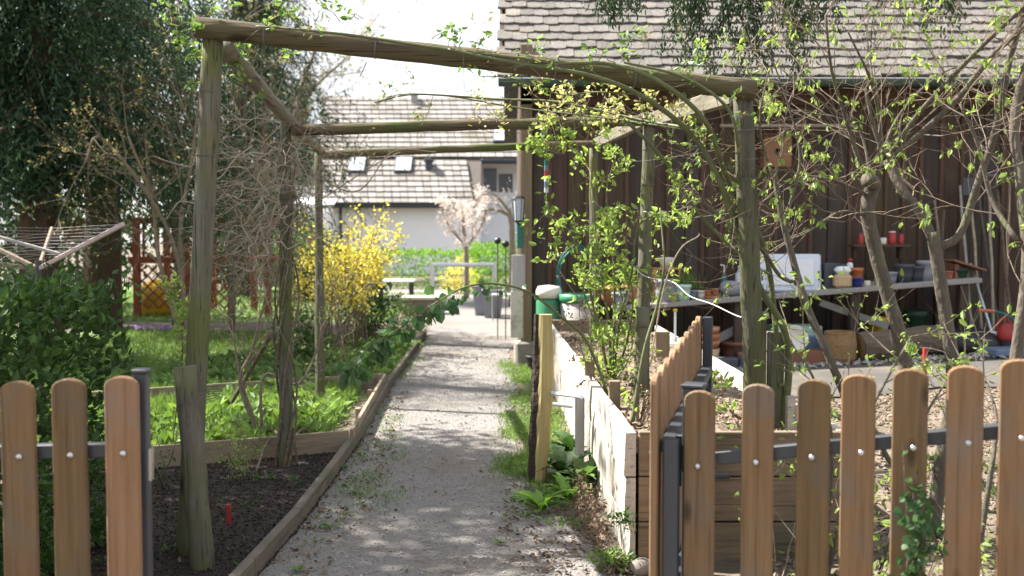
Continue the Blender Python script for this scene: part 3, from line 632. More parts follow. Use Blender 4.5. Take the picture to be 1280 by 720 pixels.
a = gr(803, 716); mb = MB(); mb.lathe([(.001, -.03), (.03, -.02), (.045, .01), (.04, .035), (.02, .05), (.002, .055)], a+Vector((0, 0, .01)), 14, 1.15, .9); tag(mb.build('rock', M['stone'], origin=tuple(a), smooth=True), 'rounded grey rock at the foot of the open gate', 'rock')

# ------------------------------------------------------------------ barn
BY = 11.2; XL = .09; XR = 9.5
ez = at(900, 100, 10.8).z
t = thing('barn', 'dark brown boarded barn with worn tile roof behind the workbench', 'barn', (XL, BY, 0))
sub(MB().box(((XL+XR)/2, BY+.10, ez/2+.25), (XR-XL-.04, .06, ez+.3)), 'wall', M['barn'], t)
sub(MB().box((XL+.03, BY+3.6, ez/2+.2), (.06, 6.9, ez+.3)), 'wall', M['barn'], t)
sub(MB().box((XR, BY+3.6, ez/2+.2), (.06, 6.9, ez+.3)), 'wall', M['barn'], t)
x = XL+.14; k = 0
while x < XR-.2:
    w = random.uniform(.19, .26); sub(MB().box((x+w/2, BY+.055+random.uniform(-.006, .006), ez/2+.2), (w-.008, .03, ez+.25), random.uniform(-.006, .006), .004), 'wall_board', mat('board_%d' % k, tuple(v*random.uniform(.75, 1.25) for v in (.078, .059, .043)), (.04, .030, .022), scale=7, stretch=(3, 3, .15), rough=.85, bump=.3, crack=.4, knots=.7, kstretch=(1, 1, .4), kscale=5, c3=(.095, .068, .046), s3=1.7, p3=.6) if k < 8 else bpy.data.materials['board_%d' % (k % 8)], t)
    if k % 2 == 0 or random.random() < .3: sub(MB().box((x+w, BY+.025, ez/2+.2), (.045, .03, ez+.25), 0, .004), 'batten', M['batten'], t)
    x += w; k += 1
sub(MB().box((XL+.07, BY+.0, ez/2+.35), (.13, .13, ez+.2), 0, .006), 'corner_post', M['rawpost'], t)
sub(MB().box(((XL+XR)/2, BY-.02, ez-.12), (XR-XL, .09, .2), 0, .006), 'eave_plate', M['batten'], t)
for i in range(7): sub(MB().box((XL+.7+i*1.35, BY-.1, ez-.02), (.1, .5, .1), 0, .006), 'rafter_end', M['barn'], t)
sub(MB().box((XL+.07, BY+.02, .08), (.26, .26, .36), .1, .02, .006), 'foundation_stone', M['stone'], t)
RP = R(38); cs, sn = math.cos(RP), math.sin(RP); ex0 = Vector((at(623, 100, 10.8).x, 10.8, ez)); rdir = Vector((0, cs, sn)); rn = Vector((0, -sn, cs)); rlen = 5.2
a = ex0+rdir*.02; mb = MB(); mb.add([a-rn*.06, a-rn*.06+Vector((XR+.5, 0, 0)), a-rn*.06+Vector((XR+.5, 0, 0))+rdir*rlen, a-rn*.06+rdir*rlen,
    a-rn*.01, a-rn*.01+Vector((XR+.5, 0, 0)), a-rn*.01+Vector((XR+.5, 0, 0))+rdir*rlen, a-rn*.01+rdir*rlen], [(0, 1, 2, 3), (7, 6, 5, 4), (0, 4, 5, 1), (2, 6, 7, 3), (0, 3, 7, 4), (1, 5, 6, 2)])
rf = sub(mb, 'roof', M['barn'], t)
rg = a+rdir*rlen; mb = MB(); q = Vector((0, cs, -sn)); mb.add([rg+Vector((0, 0, .03)), rg+Vector((XR+.5, 0, .03)), rg+Vector((XR+.5, 0, 0))+q*rlen, rg+q*rlen], [(0, 1, 2, 3)]); sub(mb, 'rear_slope', M['tile'], t)
mb = MB(); step = .205; tw = .172
for r_ in range(int(rlen/step)):
    xo = (r_ % 2)*tw*.5-random.uniform(0, .03); wv = [random.uniform(-.012, .012) for _ in range(70)]
    for c_ in range(int((XR+.5)/tw)):
        o = ex0+Vector((xo+c_*tw+random.uniform(-.004, .004), 0, 0))+rdir*(r_*step+random.gauss(0, .013)+.018*math.sin(c_*.55+r_*1.7)); lift = random.uniform(0, .012); ang = random.gauss(0, .02)
        V = []; w2 = tw*.5-.0006
        for lvl in (0, 1):
            for (u_, s_) in ((-1, .0), (-.85, -.008), (-.4, -.018), (0, -.022), (.4, -.018), (.85, -.008), (1, 0), (1, 1), (-1, 1)):
                ln = step*1.25 if s_ == 1 else s_
                V.append(o+Vector((w2*u_+w2+ln*ang, 0, 0))+rdir*ln+rn*(.034+lift+lvl*.034-(.022*ln/step if s_ == 1 else 0)))
        mb.add(V, [tuple(range(8, -1, -1)), tuple(range(9, 18))]+[(i, (i+1) % 9, 9+(i+1) % 9, 9+i) for i in range(9)])
sub(mb, 'roof_tiles', M['tile'], t)
mb = MB()
prof = []
for k in range(9): q = math.pi+math.pi*k/8; prof.append((.075*math.cos(q), .075*math.sin(q)))
prof += [(.070*math.cos(math.pi*2-math.pi*k/8), .070*math.sin(math.pi*2-math.pi*k/8)) for k in range(9)]
gx0 = ex0.x; gc = Vector((0, 10.72, ez-.01))
mb.add([(gx0, gc.y+a_, gc.z+b_) for a_, b_ in prof]+[(gx0+XR+.4, gc.y+a_, gc.z+b_) for a_, b_ in prof], [(i, (i+1) % 18, 18+(i+1) % 18, 18+i) for i in range(18)]+[tuple(range(18))])
gt = sub(mb, 'gutter', M['gutter'], t); sub(MB().tube([(gx0, gc.y-.076, gc.z+.004), (gx0+XR+.4, gc.y-.076, gc.z+.004)], .007, 6), 'rim', M['zinc'], gt)
bh = at(970, 190, BY-.12); t = thing('birdhouse', 'square wooden bird box with round hole on the barn wall', 'bird box', tuple(bh))
mb = MB(); w = .15; ring = [(.035*math.cos(k/16*6.283), .035*math.sin(k/16*6.283)) for k in range(16)]; sq = []
for k in range(16):
    a = k/16*6.283; m_ = max(abs(math.cos(a)), abs(math.sin(a))); sq.append((w*math.cos(a)/m_, w*1.1*math.sin(a)/m_))
V = [(bh.x+a, bh.y-.08, bh.z+b) for a, b in ring]+[(bh.x+a, bh.y-.08, bh.z+b) for a, b in sq]+[(bh.x+a, bh.y+.1, bh.z+b) for a, b in sq]+[(bh.x+a, bh.y-.0, bh.z+b) for a, b in ring]
mb.add(V, [(k, (k+1) % 16, 16+(k+1) % 16, 16+k) for k in range(16)]+[(16+k, 16+(k+1) % 16, 32+(k+1) % 16, 32+k) for k in range(16)]+[(k, 48+k, 48+(k+1) % 16, (k+1) % 16) for k in range(16)])
sub(mb, 'body', M['box_wood'], t); sub(MB().box(bh+Vector((0, -.01, .18)), (.36, .26, .025), 0, .003), 'roof', M['batten'], t); sub(MB().box(bh+Vector((0, .03, 0)), (.2, .05, .2)), 'dark_inside', M['blackplastic'], t)
mb = MB(); mb.tube(cat_rom([at(900, 157, 10.95), at(985, 157, 10.9), at(1070, 157, 10.95)]), .018, 8, True, .05); tag(mb.build('hanging_pole', M['paletwig'], origin=tuple(at(985, 157, 10.9))), 'pale thin pole hung horizontally under the barn eaves', 'pole')
# lantern
lt = at(648, 262, BY-.22); t = thing('wall_lantern', 'black metal carriage lantern on the barn corner post', 'lantern', tuple(lt))
mb = MB(); mb.lathe([(.075, -.02), (.06, 0), (.02, .02), (.001, .02)], lt+Vector((0, 0, .14)), 6); sub(mb, 'roof_cap', M['blackplastic'], t); mb = MB(); mb.lathe([(.001, -.17), (.02, -.15), (.045, -.13), (.05, -.12)], lt+Vector((0, 0, .0)), 6); sub(mb, 'base', M['blackplastic'], t)
for k in range(6): a = k/6*6.283; sub(MB().tube([lt+Vector((.05*math.cos(a), .05*math.sin(a), -.12)), lt+Vector((.07*math.cos(a), .07*math.sin(a), .12))], .005, 4), 'bar', M['blackplastic'], t)
sub(MB().lathe([(.044, -.12), (.062, .12)], lt, 6), 'pane', M['glass'], t); sub(MB().tube([lt+Vector((0, 0, -.15)), lt+Vector((.03, .1, -.14)), lt+Vector((.04, .2, -.02))], .01, 6), 'bracket', M['blackplastic'], t)
a = at(650, 290, BY-.13); o = MB().box(a, (.07, .05, .36), 0, .01).build('thermometer', M['tealplastic'], origin=tuple(a)); tag(o, 'slim green thermometer below the lantern on the corner post', 'thermometer')
a = at(648, 341, BY-.13); tag(MB().box(a, (.15, .03, .40), 0, .004).build('wall_panel', M['greyvert'], origin=tuple(a)), 'weathered grey upright panel on the barn corner, upper one', 'panel')
a = at(646, 393, BY-.14); tag(MB().box(a, (.14, .03, .52), 0, .004).build('wall_panel', M['bedside'], origin=tuple(a)), 'pale brown upright panel on the barn corner, lower one', 'panel')
# wind chime hanging from the pergola
w0 = at(684, 160, 6.4); w1 = at(683, 200, 6.4); t = thing('wind_chime', 'slim blue and red striped chime hanging from the pergola beam', 'wind chime', tuple(w1))
sub(MB().tube([w0, w1], .003, 5), 'cord', M['rope'], t)
for k, nm in enumerate(('tealplastic', 'bluemetal', 'redplastic', 'whiteplastic', 'bluemetal', 'glass')): sub(MB().tube([w1-Vector((0, 0, .035*k)), w1-Vector((0, 0, .035*k+.033))], .014, 10), 'tube_ring', M[nm], t)
sub(MB().tube([w1-Vector((0, 0, .21)), w1-Vector((0, 0, .30))], .004, 6), 'clapper', M['steel'], t)

# ------------------------------------------------------------------ bench and everything on it
SA = at(770, 384, 10.3); SB = at(1228, 348, 10.3)       # front edge of the bench top
t = thing('workbench', 'long grey plank workbench along the barn wall', 'workbench', (SA.x, 10.6, 0))
sub(MB().bar(SA+Vector((0, .12, -.02)), SB+Vector((0, .12, -.02)), .24, .05, bev=.006), 'top_plank', M['greywood'], t)
sub(MB().bar(SA+Vector((0, .38, -.02)), SB+Vector((0, .38, -.02)), .26, .05, bev=.006), 'top_plank', M['greywood'], t)
sub(MB().bar(SA+Vector((0, .65, -.02)), SB+Vector((0, .65, -.02)), .26, .05, bev=.006), 'top_plank', M['greywood'], t)
for f_ in (.04, .34, .66, .96):
    p = SA.lerp(SB, f_)
    for dy in (.1, .7): sub(MB().box((p.x, p.y+dy, (p.z-.05+gz(p.x, 10))/2), (.09, .07, p.z-.05-gz(p.x, 10)), 0, .005), 'leg', M['barn'], t)
sub(MB().bar(at(870, 437, 10.5), at(960, 392, 10.5), .03, .09), 'brace', M['greywood'], t)
sub(MB().bar(at(1025, 378, 10.5), at(1110, 408, 10.5), .03, .07), 'brace', M['greywood'], t)
def S(px, dy): # bench surface point at px, dy behind front edge
    f_ = (px-770)/(1228-770); p = SA.lerp(SB, f_); return Vector((p.x*(p.y+dy)/p.y, p.y+dy, p.z+.006))
sz_ = 10.5/F  # metres per px there
def pot(name, label, cat, p, r, h, m, taper=.75, rim=True, group=None, fill='soil', n=20, sx=1):
    t = thing(name, label, cat, tuple(p), group); prof = [(r*taper, 0), (r*(taper+1)/2, h*.45), (r*.98, h*.82)]
    prof += [(r*1.06, h*.83), (r*1.08, h), (r*.92, h), (r*.88, h*.8), (.001, h*.8)] if rim else [(r, h), (r*.93, h), (r*.9, h*.85), (.001, h*.85)]
    sub(MB().lathe(prof, p, n, sx), 'vessel', M[m], t, True)
    return t
def box_thing(name, label, cat, p, size, m, group=None, ang=0, bev=.01, lid=None):
    t = thing(name, label, cat, tuple(p), group); x, y, z = size; rot = Matrix.Rotation(ang, 3, 'Z'); w = .015; mb = MB()
    for c, s_ in (((0, -y/2+w/2, z/2), (x, w, z)), ((0, y/2-w/2, z/2), (x, w, z)), ((-x/2+w/2, 0, z/2), (w, y-2*w, z)), ((x/2-w/2, 0, z/2), (w, y-2*w, z)), ((0, 0, w/2), (x-2*w, y-2*w, w))): mb.box(p+rot @ Vector(c), s_, rot, min(bev, w*.4))
    sub(mb, 'body', M[m], t)
    if lid: sub(MB().box(p+rot @ Vector((0, 0, z+.015)), (x*1.05, y*1.05, .03), rot, .01), 'lid', M[lid], t)
    return t
# stuff on the bench, left to right
pot('flower_pot', 'terracotta pot behind the rose, leftmost on the bench', 'flower pot', S(762, .3), .10, .2, 'terracotta')
pot('flower_pot', 'terracotta pot just left of the wooden crate', 'flower pot', S(790, .3), .10, .2, 'terracotta')
pot('flower_pot', 'pale grey pot in front of the terracotta pots at the left bench end', 'flower pot', S(776, .1), .09, .14, 'greypot')
cp = S(832, .45); t = thing('wooden_crate', 'upended slatted wooden crate on the bench', 'crate', tuple(cp)); W_, H_ = .26, .33
for s_ in (-1, 1): sub(MB().box(cp+Vector((s_*W_/2, 0, H_/2)), (.02, .24, H_), 0, .003), 'side', M['crate'], t)
sub(MB().box(cp+Vector((0, 0, H_+.011)), (W_+.02, .24, .02), 0, .003), 'top', M['crate'], t)
for k in range(3): sub(MB().box(cp+Vector((-W_/3+k*W_/3, .115, H_/2)), (W_/3-.02, .012, H_-.004)), 'slat', M['crate'], t)
pot('bowl', 'white bowl standing on top of the upended crate', 'bowl', cp+Vector((0, 0, H_+.022)), .085, .11, 'cream', .5, False)
pot('metal_bucket', 'tall grey ribbed pot in front of the wooden crate', 'pot', S(833, .12), .12, .24, 'greypot', .9)
pot('flower_pot', 'mint green flower pot on the bench', 'flower pot', S(853, .1), .088, .17, 'mint', .8)
mb = MB(); P = np.array([list(S(857, .25)+Vector((random.gauss(0, .07), random.gauss(0, .04), .12))) for _ in range(140)]); blades(mb, P, .16, .006, .5); tag(mb.build('potted_grass', M['grass'], origin=tuple(S(857, .25))), 'tuft of green grass growing behind the mint pot', 'plant')
pot('flower_pot', 'tiny sand coloured pot at the front bench edge', 'flower pot', S(842, .03), .035, .09, 'tanplastic')
pot('flower_pot', 'dark grey bowl pot right of the mint pot', 'flower pot', S(866, .2), .07, .10, 'greypot', .7)
pot('flower_pot', 'small white cup pot on the bench', 'flower pot', S(877, .15), .045, .09, 'cream', .85)
for k, (xx, lab) in enumerate(((885, 'small terracotta pot in the tray, on the left'), (894, 'small terracotta pot in the tray, on the right'))): pot('flower_pot', lab, 'flower pot', S(xx, .12)+Vector((0, 0, .032)), .037, .06, 'terracotta')
pot('plant_tray', 'flat terracotta tray holding two small pots', 'tray', S(890, .12), .085, .03, 'terracotta', .95, False)
t = thing('round_pot', 'round bulbous grey ceramic pot on the bench', 'pot', tuple(S(913, .2))); sub(MB().lathe([(.05, 0), (.10, .04), (.115, .09), (.10, .14), (.07, .165), (.06, .16), (.001, .12)], S(913, .2), 24), 'vessel', M['greypot'], t, True)
p = S(905, .35); t = thing('pump_bottle', 'green pump bottle behind the round grey pot', 'bottle', tuple(p)); sub(MB().lathe([(.03, 0), (.032, .02), (.032, .2), (.012, .24), (.012, .26)], p, 14), 'bottle', M['tealplastic'], t, True); sub(MB().tube([p+Vector((0, 0, .26)), p+Vector((0, 0, .33)), p+Vector((-.04, 0, .335))], .008, 8), 'pump', M['whiteplastic'], t)
p = S(931, .3); t = thing('jar', 'big white plastic jar with domed lid left of the white box', 'jar', tuple(p)); sub(MB().lathe([(.09, 0), (.10, .02), (.10, .22), (.075, .26), (.07, .28)], p, 20), 'vessel', M['translucent_white'], t, True); sub(MB().lathe([(.075, .275), (.075, .31), (.03, .325), (.03, .35), (.001, .35)], p, 20), 'lid', M['whiteplastic'], t, True)
# large storage box tipped toward us
p = S(987, .22); t = thing('storage_box', 'large translucent white plastic storage box lying on its side', 'storage box', tuple(p)); rx = Matrix.Rotation(R(-6), 3, 'X'); mb = MB()
w, h, dd = .66, .40, .3
mb.box(p+rx @ Vector((0, .15, h/2)), (w-.06, dd, h-.05), rx, .03); sub(mb, 'body', M['translucent_white'], t)
fr = sub(MB().box(p+rx @ Vector((0, -.02, h/2)), (w, .04, h), rx, .018), 'lid', M['translucent_white'], t)
sub(MB().box(p+rx @ Vector((0, -.048, h/2)), (w-.16, .02, h-.13), rx, .009), 'raised_panel', M['whiteplastic'], fr)
for s_ in (-1, 1): sub(MB().box(p+rx @ Vector((s_*(w/2-.03), -.045, h*.42)), (.02, .012, .1), rx, .003), 'clip', M['darkbox'], fr)
box_thing('plastic_tub', 'dark grey plastic tub right of the white storage box', 'tub', S(1037, .3), (.17, .2, .27), 'darkbox')
p = S(1053, .12); t = thing('canister', 'tan and white plastic canister with a lid on the bench', 'canister', tuple(p)); sub(MB().box(p+Vector((0, 0, .075)), (.18, .13, .15), 0, .03), 'body', M['tanplastic'], t); sub(MB().box(p+Vector((0, 0, .19)), (.16, .12, .08), 0, .03), 'shoulder', M['whiteplastic'], t); sub(MB().lathe([(.03, .22), (.03, .255), (.001, .255)], p, 14), 'cap', M['darkbox'], t); 
p = S(1062, .35); t = thing('spray_can', 'white spray can with red cap behind the canister', 'spray can', tuple(p)); sub(MB().lathe([(.033, 0), (.033, .24), (.02, .26)], p, 14), 'can', M['whiteplastic'], t, True); sub(MB().lathe([(.02, .262), (.026, .30), (.001, .305)], p, 12), 'cap', M['redplastic'], t, True)
pot('flower_pot', 'orange plastic pot behind the blue pot', 'flower pot', S(1070, .25), .07, .2, 'orangeplastic')
pot('flower_pot', 'cobalt blue glazed pot on the bench', 'flower pot', S(1072, .1), .06, .10, 'blueglaze', .7)
pot('cup', 'white cup right of the cobalt blue pot', 'cup', S(1084, .08), .035, .06, 'cream', .9, False)
# small shelf on the wall
h0 = at(1098, 307, 10.95); t = thing('wall_shelf', 'small wooden wall shelf loaded with red tins', 'shelf', tuple(h0)); sub(MB().box(h0, (.62, .22, .025), 0, .003), 'board', M['batten'], t)
for s_ in (-1, 1): sub(MB().box(h0+Vector((s_*.25, .05, -.08)), (.03, .1, .13)), 'bracket', M['barn'], t)
for k, (px, m_, w_, h_, lab) in enumerate(((1076, 'redplastic', .05, .13, 'red tin at the left end of the wall shelf'), (1092, 'bluemetal', .05, .09, 'blue tin on the wall shelf'), (1104, 'cream', .06, .08, 'white tin in the middle of the wall shelf'), (1115, 'redplastic', .07, .15, 'wide red tin on the wall shelf'), (1126, 'redplastic', .05, .12, 'small red tin at the right end of the wall shelf'))):
    p = at(px, 307, 10.93); p.z = h0.z+.014; t = thing('tin', lab, 'tin', tuple(p)); w_ *= .7; h_ *= .85; sub(MB().lathe([(w_*.8, 0), (w_*.85, .005), (w_*.85, h_), (w_*.7, h_+.004)], p, 14), 'can', M[m_], t, True); sub(MB().lathe([(w_*.72, h_+.004), (w_*.72, h_+.015), (.001, h_+.016)], p, 14), 'lid', M['whiteplastic' if k % 2 else 'darkbox'], t)
p = S(1097, .25); t = thing('hand_trowel', 'orange handled hand tool leaning on the bench', 'hand tool', tuple(p)); sub(MB().tube([p+Vector((0, 0, .18)), p+Vector((-.05, .05, .33))], .018, 8), 'handle', M['orangeplastic'], t); sub(MB().tube([p, p+Vector((0, 0, .18))], .008, 6), 'blade', M['steel'], t)
for px, r_, h_, m_, lab in ((1112, .08, .13, 'greypot', 'dark grey pot below the shelf, right of the pollarded trunk'), (1130, .10, .2, 'darkbox', 'black plastic pot stack below the wall shelf'), (1146, .085, .17, 'darkbox', 'small black plastic pot near the right trunk'), (1157, .09, .22, 'greypot', 'tall grey pot beside the right trunk'), (1186, .05, .09, 'terracotta', 'little terracotta pot near the right bench end'), (1200, .08, .1, 'darkgreen', 'dark green bowl pot at the right bench end')):
    pot('flower_pot', lab, 'flower pot', S(px, .25), r_, h_, m_)
p = S(1205, .3); t = thing('folded_board', 'slanting dark red board at the right bench end', 'board', tuple(p)); sub(MB().box(p+Vector((0, 0, .14)), (.36, .3, .02), Matrix.Rotation(.3, 3, 'Y'), .003), 'board', M['rust'], t); sub(MB().box(p+Vector((-.12, 0, .075)), (.04, .2, .15), 0), 'block', M['rust'], t)

# left end of the barn: barrel, green tub, hose reel
def GP(px, Y): x = at(px, 400, Y).x; return Vector((x, Y, gz(x, Y)+.006))
p = GP(686, 10.6); p.z += 0; t = thing('barrel', 'green plastic barrel with a pale domed lid', 'barrel', tuple(p)); sub(MB().lathe([(.11, 0), (.125, .03), (.135, .4), (.135, .74), (.115, .78)], p, 20), 'body', M['greenplastic'], t, True); sub(MB().lathe([(.138, .78), (.138, .85), (.115, .90), (.001, .915)], p, 20), 'lid', M['cream'], t, True)
p = GP(724, 10.5); t = thing('garden_tub', 'brown compost tub with bright green rim', 'tub', tuple(p)); sub(MB().lathe([(.17, 0), (.2, .72), (.18, .72), (.16, .5), (.001, .5)], p, 20), 'body', M['concrete'], t, True); sub(MB().lathe([(.205, .72), (.22, .75), (.22, .81), (.19, .81), (.19, .72)], p, 20), 'rim', M['greenplastic'], t, True)
p = at(722, 345, 11.0); t = thing('hose_reel', 'coiled dark green garden hose hanging on the barn wall', 'hose', tuple(p)); mb = MB()
for k in range(7): r_ = .23+.012*(k % 3); mb.tube([p+Vector((r_*.9*math.cos(a/24*6.283), -.03*k*.5, r_*1.3*math.sin(a/24*6.283))) for a in range(25)], .013, 7)
sub(mb, 'hose', M['tealplastic'], t, True); sub(MB().tube([p+Vector((0, .1, .22)), p+Vector((0, -.1, .22))], .02, 8), 'hook', M['blackplastic'], t)
pot('flower_pot', 'black pot at the foot of the green barrel by the corner stone', 'flower pot', GP(668, 10.7)-Vector((.0, 0, 0)), .09, .15, 'blackplastic')
# under the bench
for px, k_, lab in ((884, 3, 'stack of terracotta pots under the bench at the left'), ):
    p = GP(px, 10.2); t = thing('pot_stack', lab, 'flower pots', tuple(p)); sub(MB().lathe([(.10, 0), (.13, .2), (.12, .2), (.1, .1), (.001, .1)], p, 18), 'pot', M['tanplastic'], t, True)
    for k in range(3): sub(MB().lathe([(.10, .18+.07*k), (.125, .24+.07*k), (.13, .245+.07*k), (.13, .28+.07*k), (.11, .28+.07*k), (.001, .2+.07*k)], p, 18), 'pot', M['terracotta'], t, True)
pot('flower_pot', 'dark round pot under the bench beside the pot stack', 'flower pot', GP(920, 10.5), .14, .22, 'rust')
pot('flower_pot', 'wide low terracotta bowl under the bench', 'flower pot', GP(945, 10.2), .17, .12, 'terracotta')
for k, (px, zz, lab) in enumerate(((905, 0, 'dark paving block on the yard edge, left one'), (940, 0, 'dark paving block on the yard edge, middle one'), (972, 0, 'dark paving block on the yard edge, right one'))):
    p = GP(px, 9.95); tag(MB().box(p+Vector((0, 0, .06)), (.27, .16, .13), random.uniform(-.1, .1), .012, .004).build('paving_block', M['darkbox'], origin=tuple(p)), lab, 'block', 'dark paving blocks in front of the bench')
mb = MB(); P = [];
for _ in range(420): x = random.uniform(1.6, 5.4); y = 9.9+random.gauss(0, .09); P.append((x, y, gz(x, y)+.02))
stones(mb, P, rng.uniform(.015, .045, len(P)), .8); tag(mb.build('cobbles', M['pebble']), 'band of rounded pebbles in front of the workbench', 'pebbles', kind='stuff')
box_thing('fish_box', 'pale grey green box under the bench', 'box', GP(993, 10.7), (.5, .3, .34), 'mint', ang=.1)
box_thing('blue_tray', 'blue plastic tray standing under the bench', 'tray', GP(1014, 10.3), (.2, .12, .26), 'bluemetal', ang=.2)
box_thing('planter_box', 'long terracotta coloured planter under the bench', 'planter', GP(1005, 10.05), (.46, .18, .15), 'rust', ang=0)
p = GP(993, 10.07)+Vector((0, 0, .15)); t = thing('basin', 'cream round basin tipped up in the planter', 'basin', tuple(p)); mb = MB(); mb.lathe([(.001, 0), (.09, .01), (.125, .05), (.135, .05), (.1, -.01)], Vector((0, 0, 0)), 20); rr = Matrix.Rotation(R(70), 3, 'X'); mb.v = [tuple(rr @ Vector(v)+p+Vector((0, 0, .11))) for v in mb.v]; sub(mb, 'basin', M['cream'], t, True)
p = GP(1050, 10.0); t = thing('basket', 'round brown wicker basket under the bench', 'basket', tuple(p)); sub(MB().lathe([(.13, 0), (.165, .06), (.17, .2), (.15, .31), (.13, .31), (.12, .25), (.001, .22)], p, 22), 'body', M['wicker'], t); sub(MB().tube([p+Vector((.14*math.cos(a/20*6.283), .14*math.sin(a/20*6.283), .31)) for a in range(21)], .016, 6), 'rim', M['wicker'], t)
a = GP(1074, 10.0)+Vector((0, 0, .15)); b = GP(1172, 10.15)+Vector((0, 0, .17)); t = thing('log', 'thick barked log lying on the yard under the bench', 'log', tuple((a+b)/2)); sub(MB().tube(wig(a, b, 12, .006), [.15, .155, .145, .15], 16, True, .05), 'trunk', M['log'], t); d_ = (a-b).normalized(); sub(MB().tube([a+d_*.002, a+d_*.006], .13, 16), 'cut_face', M['wicker'], t)
mb = MB(); p = GP(1212, 10.3); mb.lathe([(.2, 0), (.24, .02), (.25, .12), (.2, .2), (.08, .26), (.001, .27)], p, 20, 1.25); tag(mb.build('plant_cover', M['blackplastic'], origin=tuple(p), smooth=True), 'black domed heap under cover at the foot of the tools', 'cover')
for px, m_, r_, h_, lab in ((1145, 'darkgreen', .12, .25, 'dark green bucket behind the log'), (1098, 'yellowfabric', .10, .2, 'mustard yellow pot behind the log')): pot('bucket', lab, 'bucket', GP(px, 10.75)+Vector((0, 0, .0)), r_, h_+.18, m_)
# leaning tools
tools = [(1168, 250, 1190, 430, 'dark thin pole'), (1200, 232, 1217, 428, 'straight grey pole'), (1213, 240, 1230, 440, 'pale shovel handle'), (1222, 236, 1252, 432, 'brown broom handle'), (1236, 226, 1243, 436, 'smooth pale rake handle'), (1247, 238, 1268, 430, 'rough round pole'), (1262, 228, 1256, 436, 'pole leaning leftwards'), (1270, 240, 1292, 430, 'thick brown pole'), (1288, 236, 1282, 430, 'grey pole near the wall end'), (1302, 240, 1312, 432, 'pole beyond the last trunk'), (1180, 262, 1172, 430, 'short stick')]
for k, (x0, y0, x1, y1, lab) in enumerate(tools):
    a = at(x0, y0, 10.98); b = GP(x1, 10.55-.05*(k % 3)); t = thing('garden_tool', lab+' leaning against the barn wall, '+('first' if k == 10 else ['second', 'third', 'fourth', 'fifth', 'sixth', 'seventh', 'eighth', 'ninth', 'tenth', 'eleventh'][k])+' of the row', 'pole', tuple(b), 'poles and tool handles leaning on the barn wall')
    sub(MB().tube(wig(b, a, 6, .006), [.017, .014], 8), 'handle', M[['twig', 'greywood', 'paletwig', 'bark', 'paletwig', 'log', 'twig'][k % 7]], t)
    if k in (2, 4): sub(MB().box(a+Vector((0, -.01, .06)), (.19, .02, .2 if k == 2 else .05), 0, .006), 'head', M['greymetal'], t)
p = GP(1240, 10.3); p2 = at(1228, 395, 10.35)
t = thing('snow_shovel', 'white and black blade on a grey shaft at the foot of the tools', 'shovel', tuple(p)); sub(MB().tube([p+Vector((0, 0, .2)), at(1213, 330, 10.8)], .014, 8), 'shaft', M['zinc'], t); sub(MB().box(p+Vector((.0, 0, .12)), (.12, .06, .2), Matrix.Rotation(.5, 3, 'X'), .02), 'blade', M['whiteplastic'], t)
p = GP(1258, 10.2); t = thing('watering_can', 'red plastic watering can beside the bluish sheet', 'watering can', tuple(p)); sub(MB().lathe([(.08, .12), (.09, .15), (.085, .24), (.045, .30), (.04, .30)], p, 18), 'body', M['redplastic'], t, True); sub(MB().tube(cat_rom([p+Vector((.07, 0, .18)), p+Vector((.16, 0, .27)), p+Vector((.21, 0, .33))]), [.02, .012], 8), 'spout', M['redplastic'], t); sub(MB().tube(cat_rom([p+Vector((-.08, 0, .18)), p+Vector((-.09, 0, .30)), p+Vector((0, 0, .36)), p+Vector((.03, 0, .29))]), .012, 8), 'handle', M['redplastic'], t); sub(MB().lathe([(.08, .0), (.08, .12)], p, 16), 'base', M['blackplastic'], t)
a = at(1223, 388, 10.1); b = at(1243, 389, 10.1); c = at(1268, 402, 10.1); t = thing('pruning_saw', 'bent teal tube with an orange grip hung among the tools', 'tool', tuple(a)); sub(MB().tube([a, b], .018, 10), 'grip', M['orangeplastic'], t); sub(MB().tube(cat_rom([b, b.lerp(c, .5)+Vector((0, 0, .02)), c, c+Vector((.08, .1, -.2)), Vector((c.x+.1, c.y+.3, .22))]), .014, 8), 'tube', M['tealplastic'], t)
p = GP(1262, 9.95); tag(MB().box(p+Vector((0, 0, .04)), (.5, .3, .07), .2, .01).build('blue_sheet', M['bluemetal'], origin=tuple(p)), 'low bluish flat case on the yard below the watering can', 'case')

